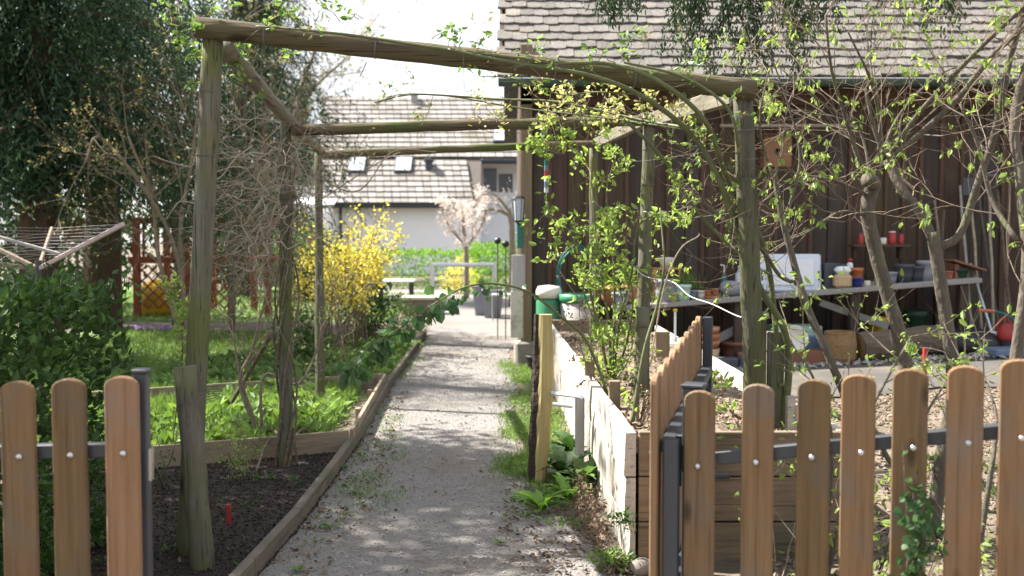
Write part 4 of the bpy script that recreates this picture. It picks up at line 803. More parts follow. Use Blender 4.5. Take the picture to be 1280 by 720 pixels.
# ------------------------------------------------------------------ background house etc.
HY = 40
def house():
    e0 = at(412, 256, HY); e1 = at(600, 256, HY); r0 = at(402, 122, HY+5.5)
    t = thing('white_house', 'white rendered house with long tiled roof, beyond the hedge', 'house', (e0.x, HY, 0))
    mid = at(597, 199, HY+2.3)
    def slab(a, b, c, d, name, par=t):
        mb = MB(); n = (Vector(b)-Vector(a)).cross(Vector(d)-Vector(a)).normalized(); th = n*.15
        mb.add([a, b, c, d, a-th, b-th, c-th, d-th], [(0, 1, 2, 3), (7, 6, 5, 4), (0, 4, 5, 1), (1, 5, 6, 2), (2, 6, 7, 3), (3, 7, 4, 0)])
        o = sub(mb, name, M['farunder'], par); uv = o.data.uv_layers.new(name='UVMap'); ex = (Vector(b)-Vector(a)).normalized(); ey = n.cross(ex)
        for lp in o.data.loops: v = Vector(o.data.vertices[lp.vertex_index].co)+ORG[o.name]-Vector(a); uv.data[lp.index].uv = (v.dot(ex), v.dot(ey))
        ex = (Vector(b)-Vector(a)); W_ = ex.length; ex.normalized(); ex = ex.normalized(); ey = (Vector(d)-Vector(a)); H_ = ey.length; ey = ey.normalized(); nn = -n if n.z < 0 else n
        tm = MB(); rows = int(H_/.36); cols = int(W_/.32)
        for i in range(rows):
            for j in range(cols):
                q = Vector(a)+ex*(j*.32+.16+random.uniform(-.01, .01))+ey*(i*.36+.18)+nn*.05
                V = []
                for lv_, hh in ((0, 0), (1, .05)):
                    for su, sv in ((-1, -1), (1, -1), (1, 1), (-1, 1)): V.append(q+ex*su*.148+ey*(sv*.185)+nn*(hh-.05*sv*.5+(.0)))
                tm.add(V, [(3, 2, 1, 0), (4, 5, 6, 7), (0, 1, 5, 4), (1, 2, 6, 5), (2, 3, 7, 6), (3, 0, 4, 7)])
        sub(tm, 'roof_tiles', M['fartile'], o)
        return o
    e0b = e0+Vector((-.3, -.4, -.0)); e1b = e1+Vector((0, -.4, 0))
    r1 = Vector((e1.x, r0.y, r0.z)); k = (mid.z-e0b.z)/(r0.z-e0b.z)
    m0 = e0b.lerp(r0, k); m1 = Vector((e1.x, m0.y, m0.z))
    rf = slab(e0b, e1b, m1, Vector((m0.x, m0.y, m0.z)), 'roof')
    R1 = Vector((e1.x+6, r0.y, r0.z)); M1 = Vector((e1.x+6, m0.y, m0.z))
    rf2 = slab(m0+Vector((0, .02, .0)), M1+Vector((0, .02, 0)), R1, r0, 'roof')
    mb = MB(); mb.add([Vector((r0.x, r0.y, r0.z)), R1, Vector((R1.x, HY+14, 1.5)), Vector((r0.x, HY+14, 1.5))], [(0, 1, 2, 3)]); sub(mb, 'rear_roof', M['farroof'], t)
    wx0 = e0.x+.1; wx1 = e1.x-.05
    sub(MB().box(((wx0+wx1)/2, HY+1.6, e0.z/2-.05), (wx1-wx0, 3.2, e0.z-.1)), 'wall', M['wall_white'], t)
    sub(MB().box(((wx0+wx1)/2+3, HY+7, m0.z/2), (wx1-wx0+6, 6.5, m0.z-.15)), 'wall', M['wall_white'], t)
    mb = MB(); mb.add([(wx0, HY+.2, 0), (wx0, HY+11, 0), (wx0, HY+11, e0.z+.6), (wx0, r0.y, r0.z-.25), (wx0, HY+.2, e0.z-.1)], [(0, 1, 2, 3, 4)]); sub(mb, 'gable', M['wall_white'], t)
    sub(MB().box(((wx0+wx1)/2-.1, HY-.45, e0.z-.07), (wx1-wx0+.6, .14, .14), 0, .02), 'gutter', M['greymetal'], t)
    sub(MB().box((wx1+3.1, m0.y-.1, m0.z-.1), (6.1, .14, .16), 0, .02), 'gutter', M['greymetal'], t)
    sub(MB().tube([(wx0+.35, HY-.1, 0), (wx0+.35, HY-.1, e0.z-.1)], .06, 8), 'downpipe', M['greymetal'], t)
    nrm_ = Vector((0, -(r0.z-e0b.z), r0.y-e0b.y)).normalized(); pitch = math.atan2(r0.z-e0b.z, r0.y-e0b.y); rot = Matrix.Rotation(pitch, 3, 'X')
    def onroof(px, py):
        d = (at(px, py, 1)-Vector((0, 0, CH))); s_ = (e0b-Vector((0, 0, CH))).dot(nrm_)/d.dot(nrm_); return Vector((0, 0, CH))+d*s_
    for px, py, w_, h_ in ((447, 210, .75, 1.0), (505, 210, .75, 1.0), (628, 172, .8, 1.1)):
        c = onroof(px, py); o = sub(MB().box(c+nrm_*.10, (w_, h_, .2), rot, .02), 'skylight', M['greymetal'], t)
        sub(MB().box(c+nrm_*.215, (w_-.12, h_-.12, .03), rot, .0), 'pane', M['glass'], o)
    c = onroof(536, 214); sub(MB().lathe([(.16, -.4), (.16, .35), (.22, .4), (.22, .5), (.001, .55)], c, 12), 'vent_pipe', M['greymetal'], t)
    c = onroof(518, 130); ch_ = sub(MB().box(c+Vector((0, 0, .1)), (.3, .3, .8), 0, .02), 'chimney', M['concrete'], t)
    for px, py, w_, h_ in ((612, 222, .55, 1.0), (632, 226, .6, .8)):
        a = at(px, py, m0.y-.0); a.y = HY+3.72; sub(MB().box(a, (w_, .06, h_), 0, .01), 'window', M['window_dark'], t)
    # awning and annex at the left
    a = at(390, 252, HY-.6); t2 = thing('awning', 'white awning at the left gable of the white house', 'awning', tuple(a)); sub(MB().box(a, (1.9, 1.2, .08), Matrix.Rotation(.25, 3, 'X'), .01), 'canopy', M['wall_white'], t2)
    for s_ in (-.8, .8): sub(MB().tube([(a.x+s_, a.y-.5, 0), (a.x+s_, a.y-.5, a.z-.1)], .04, 6), 'pole', M['wall_white'], t2)
house()
a = at(393, 240, 44); t = thing('white_annex', 'plain white building to the left of the tiled house', 'building', (a.x, 44, 0)); sub(MB().box((a.x-.4, 46, 1.9), (2.6, 4, 3.8)), 'wall', M['wall_white'], t); sub(MB().box((a.x-.4, 46, 3.86), (3, 4.4, .12)), 'roof', M['concrete'], t)

def bush(name, label, cat, c, rad, n, m, size, w=.55, box=False, group=None, stems=14, k=.75, stem_m='twig', kind=None):
    c = Vector(c); t = thing(name, label, cat, (c.x, c.y, 0), group)
    mb = MB(); 
    for _ in range(stems):
        e = c+Vector([random.uniform(-.8, .8)*rad[i] for i in range(3)]); mb.tube(wig((c.x+random.uniform(-.5, .5)*rad[0], c.y+random.uniform(-.3, .3)*rad[1], max(0, c.z-rad[2])), e, 5, .04), [.012, .004], 5, False)
    sub(mb, 'stems', M[stem_m], t)
    if box:
        P = rng.uniform(-1, 1, (n, 3)); ax = rng.integers(0, 3, n); sg = rng.choice([-1, 1], n); f_ = rng.random(n) < k; dpt = rng.uniform(.78, 1.04, n)
        for i in range(n):
            if f_[i]: P[i, ax[i]] = sg[i]*dpt[i]
        P = P*(1+.06*np.sin(P[:, [1, 2, 0]]*7+P[:, [2, 0, 1]]*5))
    else:
        P = rng.normal(size=(n, 3)); P /= np.linalg.norm(P, axis=1, keepdims=True); lump = 1+.16*np.sin(P[:, :1]*6+1)+.14*np.sin(P[:, 1:2]*7)+.12*np.sin(P[:, 2:]*9)
        P = P*lump*(rng.uniform(.15, 1, (n, 1))**.4)
    P = P*np.array(rad)+np.array(c); D = rnd_dirs(n, .5)+(P-np.array(c))/np.array(rad)*.8
    mb = MB(); leaves(mb, P, D, rng.uniform(.6, 1.25, n)*size, w=w); sub(mb, 'foliage', M[m], t); return t
c = at(560, 338, 29); bush('clipped_hedge', 'long low clipped green hedge in front of the white house', 'hedge', (c.x, 29, .45), (3.2, .5, .62), 9000, 'dandelion', .09, box=True, k=.85)
c = at(620, 330, 27); bush('clipped_hedge', 'shorter clipped hedge block right of the blossom tree', 'hedge', (c.x+.35, 27, .5), (1.0, .5, .78), 3800, 'dandelion', .08, box=True, k=.85)
c = at(610, 318, 26); bush('yellow_bush', 'small yellow green bush beside the clipped hedge', 'bush', (at(770/3+320, 300, 26).x, 26, .4), (.5, .4, .5), 900, 'forsythia', .06)
# terrace furniture
def frame_rack():
    a = at(540, 331, 22); b = at(618, 331, 22); t = thing('tubular_rack', 'white tubular frame standing on the terrace', 'rack', (a.x, 22, 0))
    sub(MB().tube([a, b], .045, 8), 'top_bar', M['white_metal'], t); 
    for p in (a, b): sub(MB().tube([(p.x, 22, 0), p], .045, 8), 'upright', M['white_metal'], t)
frame_rack()
def garden_table(px, py, Y_, w_, lab, name='garden_table'):
    a = at(px, py, Y_); t = thing(name, lab, 'table', (a.x, Y_, 0)); sub(MB().box(a, (w_, .6, .04), 0, .008), 'table_top', M['wall_white'], t)
    for sx in (-1, 1):
        for sy in (-1, 1): sub(MB().box((a.x+sx*(w_/2-.06), Y_+sy*.22, a.z/2-.01), (.05, .05, a.z-.03)), 'leg', M['greymetal'], t)
garden_table(495, 351, 20.5, .75, 'low pale table at the left of the terrace')
a = at(531, 362, 19); t = thing('stone_bench', 'long low grey bench with pale seat on the terrace', 'bench', (a.x, 19, 0)); w_ = 56/F*19
sub(MB().box((a.x, 19, .30), (w_, .5, .06), 0, .01), 'seat', M['cream'], t); sub(MB().box((a.x, 19.02, .135), (w_-.1, .4, .265), 0, .02), 'base', M['stone'], t)
for px, lab, h_ in ((604, 'dark grey planter on the terrace, left of the pair', .55), (616, 'dark grey planter on the terrace, right and nearer of the pair', .5)):
    a = at(px, 380, 18.6-(px-604)*.05); t = thing('planter', lab, 'planter', (a.x, a.y, 0)); mb = MB(); mb.add([(a.x+sx*.14, a.y+sy*.14, 0) for sx, sy in ((-1, -1), (1, -1), (1, 1), (-1, 1))]+[(a.x+sx*.2, a.y+sy*.2, h_) for sx, sy in ((-1, -1), (1, -1), (1, 1), (-1, 1))], [(3, 2, 1, 0), (0, 1, 5, 4), (1, 2, 6, 5), (2, 3, 7, 6), (3, 0, 4, 7), (4, 5, 6, 7)]); sub(mb, 'tub', M['greypot'], t)
    q = MB(); P = np.array([[a.x+random.gauss(0, .08), a.y+random.gauss(0, .08), h_] for _ in range(60)]); blades(q, P, .2, .008); sub(q, 'plant', M['weed'], t)
a = at(628, 372, 17.5); t = thing('garden_chair', 'thin metal garden chair beside the planters', 'chair', (a.x, 17.5, 0)); sub(MB().box((a.x, 17.5, .44), (.38, .38, .03), 0, .01), 'seat', M['zinc'], t); sub(MB().box((a.x+.18, 17.5, .72), (.03, .38, .3), 0, .01), 'backrest', M['zinc'], t)
for sx in (-1, 1):
    for sy in (-1, 1): sub(MB().tube([(a.x+sx*.17, 17.5+sy*.17, 0), (a.x+sx*.17, 17.5+sy*.17, .44 if sx < 0 else .85)], .012, 6), 'leg', M['zinc'], t)
for px, py, lab in ((622, 301, 'dark glass ball on a stick, left and higher one'), (632, 305, 'dark glass ball on a stick, right and lower one')):
    a = at(px, py, 14); t = thing('garden_ball', lab, 'garden ball', (a.x, 14, 0)); sub(MB().tube([(a.x, 14, 0), a], .008, 6), 'stick', M['bark'], t)
    mb = MB(); mb.lathe([(.001, -.05), (.03, -.042), (.048, -.015), (.05, .0), (.048, .015), (.03, .042), (.001, .05)], a, 16); sub(mb, 'ball', M['greymetal'], t, True)
a = at(632, 268, 14); 

# ------------------------------------------------------------------ left garden
def conifer(label, x, y, h, r, z0, nb, m='conifer', sprays=26, size=.15, seed=1, trunk_r=.22, group=None, skip=None, cat='conifer', strand=False):
    random.seed(seed); t = thing('conifer_tree', label, cat, (x, y, 0), group)
    sub(MB().tube(wig((x, y, -.1), (x, y, h), 9, .05), [trunk_r, trunk_r*.85, trunk_r*.6, .03], 14, False, .10), 'trunk', M['redbark'], t)
    bm = MB(); P = []; D = []; S = []
    for b in range(nb):
        f_ = (b+.5)/nb; z = z0+(h-z0)*f_**1.15; L_ = r*(1-f_)**.75*random.uniform(.7, 1.15)+.25; a = random.uniform(0, 6.283)
        if skip and skip(a, z): continue
        if b % 3 == 0 and z < 6: L_ = random.uniform(.5, 1.2); a = -math.pi/2+random.gauss(0, .9)
        d = Vector((math.cos(a), math.sin(a), 0)); pts = [Vector((x, y, z+.3))]
        for k in range(1, 8): q = k/7; pts.append(Vector((x, y, z+.3))+d*L_*q+Vector((random.gauss(0, .05), random.gauss(0, .05), .25*math.sin(q*2.2)-L_*.40*q*q)))
        bm.tube(pts, [.03, .006], 4, False)
        for p_i in range(1, 8):
            for _ in range(sprays):
                q = pts[p_i].lerp(pts[p_i-1], random.random()); sp = .12+.22*p_i/7
                base = q+Vector((random.gauss(0, sp), random.gauss(0, sp), random.uniform(-.45, .1)*(.5+L_/r)))
                dn = Vector((d.x*.4+random.gauss(0, .3), d.y*.4+random.gauss(0, .3), -.85)).normalized(); sl_ = size*random.uniform(.8, 1.8)
                sd = dn.orthogonal().normalized(); sd = Matrix.Rotation(random.uniform(0, 6.28), 3, dn) @ sd; ns = 6 if strand else 1
                for j in range(ns):
                    P.append(tuple(base+dn*sl_*j*.38)); D.append(tuple(dn+sd*(.75 if j % 2 else -.75)) if strand else tuple(dn)); S.append(sl_*(.62-.06*j if strand else 1))
    sub(bm, 'branches', M['redbark'], t)
    mb = MB(); leaves(mb, P, D, np.array(S), w=.20, droop=.15); sub(mb, 'foliage', M[m], t); return t
conifer('huge dark conifer nearest the hedge with reddish trunk and drooping sprays', -5.5, 11.6, 8.6, 2.6, 2.0, 120, strand=True, sprays=22, size=.13, seed=3, trunk_r=.24, skip=lambda a, z: z > 4.5 and random.random() < .85)
conifer('tall conifer at the far left edge of the picture', -8.4, 12.5, 9.5, 2.8, 1.6, 90, skip=lambda a, z: z > 5 and random.random() < .75, strand=True, sprays=11, size=.16, seed=5)
conifer('dark conifer with brown trunk behind the clothes dryer', -6.5, 15.8, 9.5, 2.8, 2.6, 105, skip=lambda a, z: z > 5.3 and random.random() < .85, strand=True, sprays=13, size=.16, seed=8, trunk_r=.3)
conifer('lighter conifer standing behind the red playhouse', -6.6, 24.5, 13, 2.7, 2.2, 90, 'conifer2', strand=True, sprays=9, size=.2, seed=11, trunk_r=.25)
conifer('slim distant conifer left of the white house', -8.9, 36, 9.5, 1.7, 1.0, 70, 'conifer2', strand=True, sprays=8, size=.22, seed=12, trunk_r=.2)
conifer('small pointed distant conifer beside the tiled roof', -9.6, 46, 8.6, 1.2, 1.0, 40, 'conifer2', strand=True, sprays=8, size=.24, seed=13, trunk_r=.2)
conifer('broad conifer filling the far left background', -12.5, 20, 13, 3.6, .8, 90, strand=True, sprays=9, size=.22, seed=14)
random.seed(17)
t = thing('shade_tree', 'unseen round crowned tree added beyond the left picture edge to shade the path', 'tree', (-6.1, 7.3, 0)); sub(MB().tube(wig((-6.1, 7.3, -.1), (-5.6, 7.1, 5.2), 6, .05), [.14, .06], 10, False, .06), 'trunk', M['bark'], t)  # unseen tree, added and shaped so its crown shades the near path
bm = MB(); P = []
for k in range(80):
    e = Vector([random.gauss(0, 1) for _ in range(3)]).normalized()*random.random()**.4; e = Vector((-5.35+e.x*1.35, 7.0+e.y*2.5, 5.9+e.z*1.1))
    bm.tube(wig((-5.8, 7.2, random.uniform(3.4, 5.0)), e, 5, .08), [.03, .006], 5, False)
    for _ in range(150): P.append(tuple(e+Vector([random.gauss(0, .20) for _ in range(3)])))
sub(bm, 'branches', M['bark'], t); mb = MB(); leaves(mb, P, rnd_dirs(len(P)), rng.uniform(.06, .12, len(P)), w=.6); sub(mb, 'crown', M['hedge'], t)
# sprays of a spruce bough hanging in from the upper right
random.seed(21)
t = thing('spruce_tree', 'tall spruce with a dark bough drooping into the top of the view', 'spruce', (5.6, 7.4, gz(5.6, 7.4)))
sub(MB().tube(wig((5.6, 7.4, 0), (5.6, 7.4, 10), 8, .03), [.2, .16, .1, .03], 12, False, .06), 'trunk', M['redbark'], t)
bm = MB(); P = []; D = []; S = []
def hang(p, L_, dens=60):
    pts = [Vector(p)]; d = Vector((random.gauss(0, .15), random.gauss(0, .15), -1))
    for k in range(6): d = (d+Vector((random.gauss(0, .16), random.gauss(0, .16), -.1))).normalized(); pts.append(pts[-1]+d*L_/6)
    bm.tube(pts, [.006, .002], 4, False)
    for k in range(int(dens*L_*3.2)):
        i = random.randint(1, 6); q = pts[i].lerp(pts[i-1], random.random()); P.append((q.x+random.gauss(0, .035), q.y+random.gauss(0, .035), q.z)); D.append((random.gauss(0, .5), random.gauss(0, .5), -.9)); S.append(random.uniform(.022, .05))
for (ax, ay, bx, by) in ((1300, -230, 740, -60), (1300, -200, 870, -40), (1300, -160, 1000, -60), (1330, -120, 1130, -40)):
    a = Vector((5.6, 7.4, 6.2)); b = at(bx, by, 6.6); mpt = a.lerp(b, .5)+Vector((0, 0, .5)); pts = cat_rom([a, mpt, b], 10); bm.tube(pts, [.05, .012], 6, False)
    for k in range(len(pts)//3, len(pts)):
        for _ in range(3):
            q = pts[k]+Vector((random.gauss(0, .16), random.gauss(0, .25), 0)); hang(q, random.uniform(.2, .6))
for px, py, L_ in ((750, -20, .25), (765, -25, .30), (790, -30, .25), (850, -20, .35), (868, -25, .75), (880, -20, .5), (905, -20, .8), (922, -20, .62), (935, -20, .45), (960, -20, .55), (980, -10, .62), (992, -20, .4), (1015, -20, .3), (1040, -20, .35), (1160, -20, .3), (1180, -25, .28)):
    hang(at(px, py, 6.5), L_, 120); hang(at(px+5, py, 6.55), L_*.85, 90)
sub(bm, 'branches', M['redbark'], t); mb = MB(); leaves(mb, P, D, np.array(S), w=.30, droop=.1); sub(mb, 'foliage', M['spruce'], t)

def twig_tree(name, label, cat, base, limbs, m='bark', leaf=None, prob=.5, k=3, size=.04, kids=3, depth=2, group=None, down=.5, spread=.8, tl=.5, tr=.006, every=3, curl=.35, up=.1, seed=1, parts=('trunk', 'limb', 'foliage'), lm=None, sides=9, jitter=.012):
    """limbs: list of (points, r0, r1, twigs_from) ; first one is the trunk"""
    random.seed(seed); t = thing(name, label, cat, tuple(base), group); nodes = []; tw = MB()
    for i, (pts, r0, r1, tf) in enumerate(limbs):
        cp_ = cat_rom(pts, 6); mb = MB().tube(cp_, [r0, r1], sides, True, .05); sub(mb, parts[0] if i == 0 else parts[1], M[m], t, True)
        n = len(cp_)
        for j in range(int(tf*n), n):
            if (j % every) == 0 or j == n-1:
                d = (cp_[j]-cp_[j-1]).normalized(); ax = Vector([random.gauss(0, 1) for _ in range(3)]).normalized()
                grow(tw, cp_[j], d+ax*1.0, tl*random.uniform(.6, 1.2), tr, depth, nodes, kids, curl, up, 5, spread)
    sub(tw, 'twigs', M[m] if m != 'bark' else M['twig'], t)
    if leaf: mb = MB(); leafy(mb, nodes, prob, k, size, down, jitter=jitter); sub(mb, parts[2], M[leaf], t)
    return t, nodes
# bare olive shrub with twisting pale stems left
b = GP(222, 16.5); b.z = 0
twig_tree('bare_shrub', 'tall bare shrub with pale green stems in front of the playhouse', 'shrub', b, [([b, at(224, 300, 16.4), at(216, 200, 16.4), at(222, 80, 16.3), at(212, -20, 16)], .10, .05, .3), ([at(224, 305, 16.4), at(240, 270, 16.2), at(262, 240, 16), at(268, 150, 16)], .06, .025, .2), ([at(222, 290, 16.4), at(204, 240, 16.2), at(190, 205, 16), at(150, 130, 15.6)], .05, .02, .2), ([at(220, 220, 16.3), at(240, 120, 16), at(262, 60, 15.6)], .05, .02, .2)], 'twig', 'rosebronze', .35, 2, .06, kids=4, depth=2, tl=1.6, tr=.013, every=2, seed=4, spread=.9)
b = Vector((-3.5, 10.8, 0))
twig_tree('bare_shrub', 'loose shrub with arching olive twigs left of the front post', 'shrub', b, [([b, at(200, 330, 10.5), at(190, 250, 10.4), at(160, 170, 10.2)], .03, .012, .3), ([b, at(215, 300, 10.5), at(130, 175, 10), at(105, 205, 9.8)], .025, .01, .3), ([b, at(225, 300, 10.6), at(240, 200, 10.5), at(250, 110, 10.3)], .03, .01, .3)], 'twig', 'rosebronze', .4, 2, .035, kids=4, depth=2, tl=1.1, tr=.007, every=2, seed=6, spread=.9)
b = Vector((at(290, 400, 15).x, 15, 0))
twig_tree('bare_shrub', 'bare grey shrub seen between the two front left posts', 'shrub', b, [([b, at(290, 300, 15), at(300, 200, 15), at(310, 100, 14.8)], .04, .015, .2), ([b, at(300, 290, 15), at(325, 210, 15), at(330, 140, 14.8)], .035, .012, .2), ([b, at(285, 290, 15), at(270, 200, 15)], .035, .012, .2)], 'twig', None, kids=4, depth=2, tl=1.2, tr=.009, every=1, seed=9, spread=.9)
# far bare tree against the sky, blossom tree, tree right of the house
b = Vector((at(372, 300, 33).x-.6, 33, 0))
twig_tree('bare_tree', 'distant bare tree with fine twigs against the bright sky', 'tree', b, [([b, at(365, 230, 33), at(372, 130, 33), at(395, 60, 33)], .16, .05, .3), ([at(366, 180, 33), at(385, 120, 33), at(430, 75, 33)], .09, .03, .3), ([at(370, 200, 33), at(345, 120, 33), at(350, 40, 33)], .09, .03, .3)], 'twig', 'rosebronze', .3, 2, .10, kids=4, depth=2, tl=2.6, tr=.022, every=1, seed=12)
b = Vector((at(583, 330, 24).x, 24, 0))
def blossom():
    twig_tree('blossom_tree', 'small tree in pale pink blossom before the white wall', 'tree', b, [([b, at(583, 320, 24), at(580, 290, 24), at(578, 262, 24)], .07, .03, .3), ([at(583, 310, 24), at(600, 285, 24), at(608, 265, 24)], .04, .02, .2), ([at(583, 308, 24), at(563, 285, 24), at(556, 272, 24)], .04, .02, .2)], 'paletwig', 'blossom', .7, 3, .06, kids=3, depth=2, tl=.6, tr=.010, every=2, seed=14, jitter=.03)
blossom()
b = Vector((at(640, 300, 21).x, 21, 0))
twig_tree('bare_tree', 'small bare tree with pale horizontal branches behind the barn corner', 'tree', b, [([b, at(640, 290, 21), at(636, 262, 21)], .08, .05, .8), ([at(638, 270, 21), at(620, 262, 21), at(602, 264, 21)], .04, .015, .1), ([at(638, 266, 21), at(622, 246, 21), at(608, 238, 21)], .04, .015, .1)], 'paletwig', 'blossom', .35, 2, .05, kids=3, depth=2, tl=.6, tr=.009, every=2, seed=15)
b = Vector((-20, 60, 0))
# background band of mixed shrubs behind the lawn
for k, (x, y, rx, rz, m_, lab) in enumerate(((-9.5, 21.5, 1.8, 1.5, 'darkweed', 'dark rounded bush behind the playhouse, on its left'), (-13, 19.5, 2.2, 1.6, 'darkweed', 'dark rounded bush at the far left of the garden'), (-5.6, 26.5, 1.2, .9, 'weed', 'pale green bush behind the forsythia'), (-7.6, 27.5, 1.3, 1.3, 'darkweed', 'dark bush behind the playhouse, on its right'), (-4.3, 23.2, .9, .55, 'darkweed', 'low dark bush left of the terrace'))):
    bush('garden_bush', lab, 'bush', (x, y, rz*.9), (rx, 1.0, rz), 3800, m_, .13)
# forsythia
b = Vector((at(415, 400, 12.6).x, 12.6, 0)); random.seed(31)
t = thing('forsythia', 'yellow flowering forsythia bush behind the pergola posts', 'forsythia', tuple(b)); tw = MB(); nodes = []
for k in range(46):
    a = random.uniform(0, 6.283); px = random.choice([random.uniform(385, 500), random.uniform(380, 475)]); py = random.uniform(285, 345) if px < 470 else random.uniform(262, 330)
    e = at(px, py, 12.6+random.uniform(-.7, .7)); s_ = b+Vector((random.gauss(0, .22), random.gauss(0, .2), 0)); pts = cat_rom([s_, s_.lerp(e, .5)+Vector((random.gauss(0, .05), 0, .15)), e], 6); tw.tube(pts, [.011, .004], 5, False)
    for j, p in enumerate(pts[4:]):
        nodes.append((p, (e-s_).normalized(), 0))
        if random.random() < .5: grow(tw, p, (e-s_).normalized()+Vector([random.gauss(0, .5) for _ in range(3)]), .3, .004, 0, nodes)
sub(tw, 'stems', M['twig'], t); P = []; D = []
nd = [n for n in nodes if n[0].z > .25]
for p, d, _ in nd:
    if random.random() < .42:
        for _ in range(random.randint(3, 6)): P.append(tuple(p+Vector([random.gauss(0, .045) for _ in range(3)]))); D.append((random.gauss(0, 1), random.gauss(0, 1), random.gauss(-.2, 1)))
mb = MB(); leaves(mb, P, D, rng.uniform(.035, .065, len(P)), w=.55); sub(mb, 'flowers', M['forsythia'], t)
bush('evergreen_shrub', 'small dark evergreen shrub at the foot of the forsythia, left side', 'shrub', (at(372, 400, 11.2).x, 11.2, .28), (.28, .25, .32), 900, 'darkweed', .05)
bush('evergreen_shrub', 'dark evergreen shrub behind the forsythia, right side', 'shrub', (at(458, 350, 13.6).x, 13.6, .55), (.35, .3, .55), 1200, 'darkweed', .06)
bush('lavender', 'greyish green lavender clump at the right of the forsythia', 'lavender', (at(498, 395, 14.2).x, 14.2, .25), (.35, .5, .28), 1100, 'weed', .06, w=.25)
# flower patch
mb = MB(); P = scatter([(-5.75, 15.0), (-5.1, 15.0), (-5.1, 15.25), (-5.75, 15.25)], 70); P[:, 2] += .07; leaves(mb, P, rnd_dirs(len(P), .8), .045, w=.8); tag(mb.build('crocus_flowers', M['purple']), 'patch of purple crocuses at the back edge of the lawn', 'flowers', kind='stuff')
sheet('flower_bed', [(-12, 15.2), (-3, 15.2), (-2.4, 17), (-12, 17)], -.006, M['ground'], .03)
# playhouse
def playhouse():
    Y0 = 18.2; xa = at(172, 390, Y0).x; xb = at(335, 390, Y0).x; zt = at(200, 276, Y0).z
    t = thing('playhouse', 'red stained wooden play hut with lattice panel', 'play hut', (xa, Y0, 0)); zm = at(200, 325, Y0).z
    for x in (xa, xa+(xb-xa)*.38, xa+(xb-xa)*.72, xb):
        sub(MB().box((x, Y0, zt/2), (.12, .12, zt), 0, .01), 'post', M['redwood'], t)
        sub(MB().box((x, Y0+1.6, zt/2), (.12, .12, zt), 0, .01), 'post', M['redwood'], t)
    for z in (zt, zm): sub(MB().box(((xa+xb)/2, Y0-.005, z), (xb-xa+.3, .09, .12), 0, .01), 'beam', M['redwood'], t); sub(MB().box(((xa+xb)/2, Y0+1.6, z), (xb-xa+.3, .09, .12), 0, .01), 'beam', M['redwood'], t)
    for x in (xa, xb): sub(MB().box((x, Y0+.8, zt+.01), (.09, 1.5, .1), 0, .01), 'side_beam', M['redwood'], t)
    for k in range(9): sub(MB().box((xa+(xb-xa)*(k+.5)/9, Y0, (zt+zm)/2), (.045, .03, zt-zm-.1)), 'baluster', M['redwood'], t)
    mb = MB(); n = 11; x1 = xa+(xb-xa)*.72
    for s_ in (-1, 1):
        for k in range(-6, 12):
            u0 = xa+k*.2; pts = []
            z0, z1 = .15, zm-.1; ua, ub = (u0, u0+(z1-z0)) if s_ > 0 else (u0+(z1-z0), u0)
            A_ = Vector((ua, Y0-.02*s_, z0)); B_ = Vector((ub, Y0-.02*s_, z1))
            def clip(A_, B_):
                for lim, sg in ((xa, 1), (x1, -1)):
                    fa = (A_.x-lim)*sg; fb = (B_.x-lim)*sg
                    if fa < 0 and fb < 0: return None
                    if fa < 0: A_ = A_.lerp(B_, fa/(fa-fb))
                    elif fb < 0: B_ = B_.lerp(A_, fb/(fb-fa))
                return A_, B_
            cc = clip(A_, B_)
            if cc: mb.bar(cc[0], cc[1], .012, .03)
    sub(mb, 'lattice', M['redwood'], t)
    c = Vector((at(197, 370, Y0+.4).x, Y0+.4, 0)); mb = MB(); mb.lathe([(.30, 0), (.38, .1), (.36, .4), (.24, .58), (.1, .66), (.001, .67)], c, 18, 1.1, .8); o = mb.build('beanbag', M['yellowfabric'], origin=tuple(c), smooth=True); tag(o, 'mustard yellow sack behind the lattice of the play hut', 'sack')
    c = at(92, 290, Y0-1); t2 = thing('nest_box', 'small red brown box mounted behind the dryer lines', 'nest box', (c.x, c.y, 0)); sub(MB().box(c, (.28, .2, .34), 0, .01), 'body', M['redwood'], t2); sub(MB().box(c+Vector((0, 0, .19)), (.36, .3, .03), 0, .005), 'roof', M['redwood'], t2); sub(MB().tube([(c.x, c.y+.12, 0), (c.x, c.y+.12, c.z)], .03, 8), 'pole', M['twig'], t2)
playhouse()
# rotary dryer
hub = at(48, 336, 7.0); t = thing('rotary_dryer', 'rotary clothes dryer with thin lines above the hedge', 'clothes dryer', (hub.x, hub.y, 0))
sub(MB().tube([(hub.x, hub.y, 0), hub+Vector((0, 0, .06))], .022, 12), 'pole', M['greymetal'], t)
tips = [at(155, 280, 6.7), Vector((hub.x-.5, hub.y+1.3, hub.z+.30)), at(-60, 283, 7.5), Vector((hub.x-.75, hub.y-.5, hub.z+.12))]
for k, tp in enumerate(tips): sub(MB().bar(hub, tp, .022, .03, bev=.004), 'arm', M['pinkmetal' if k == 0 else 'twig'], t)
sub(MB().bar(at(-20, 291, 7.1), at(76, 318, 6.93), .018, .024, bev=.004), 'arm', M['greywood'], t)
mb = MB()
for k in range(9):
    f_ = .32+.68*k/8
    for i in range(4): mb.tube([hub.lerp(tips[i], f_), hub.lerp(tips[(i+1) % 4], f_)], .0014, 4)
sub(mb, 'lines', M['greyvert'], t)
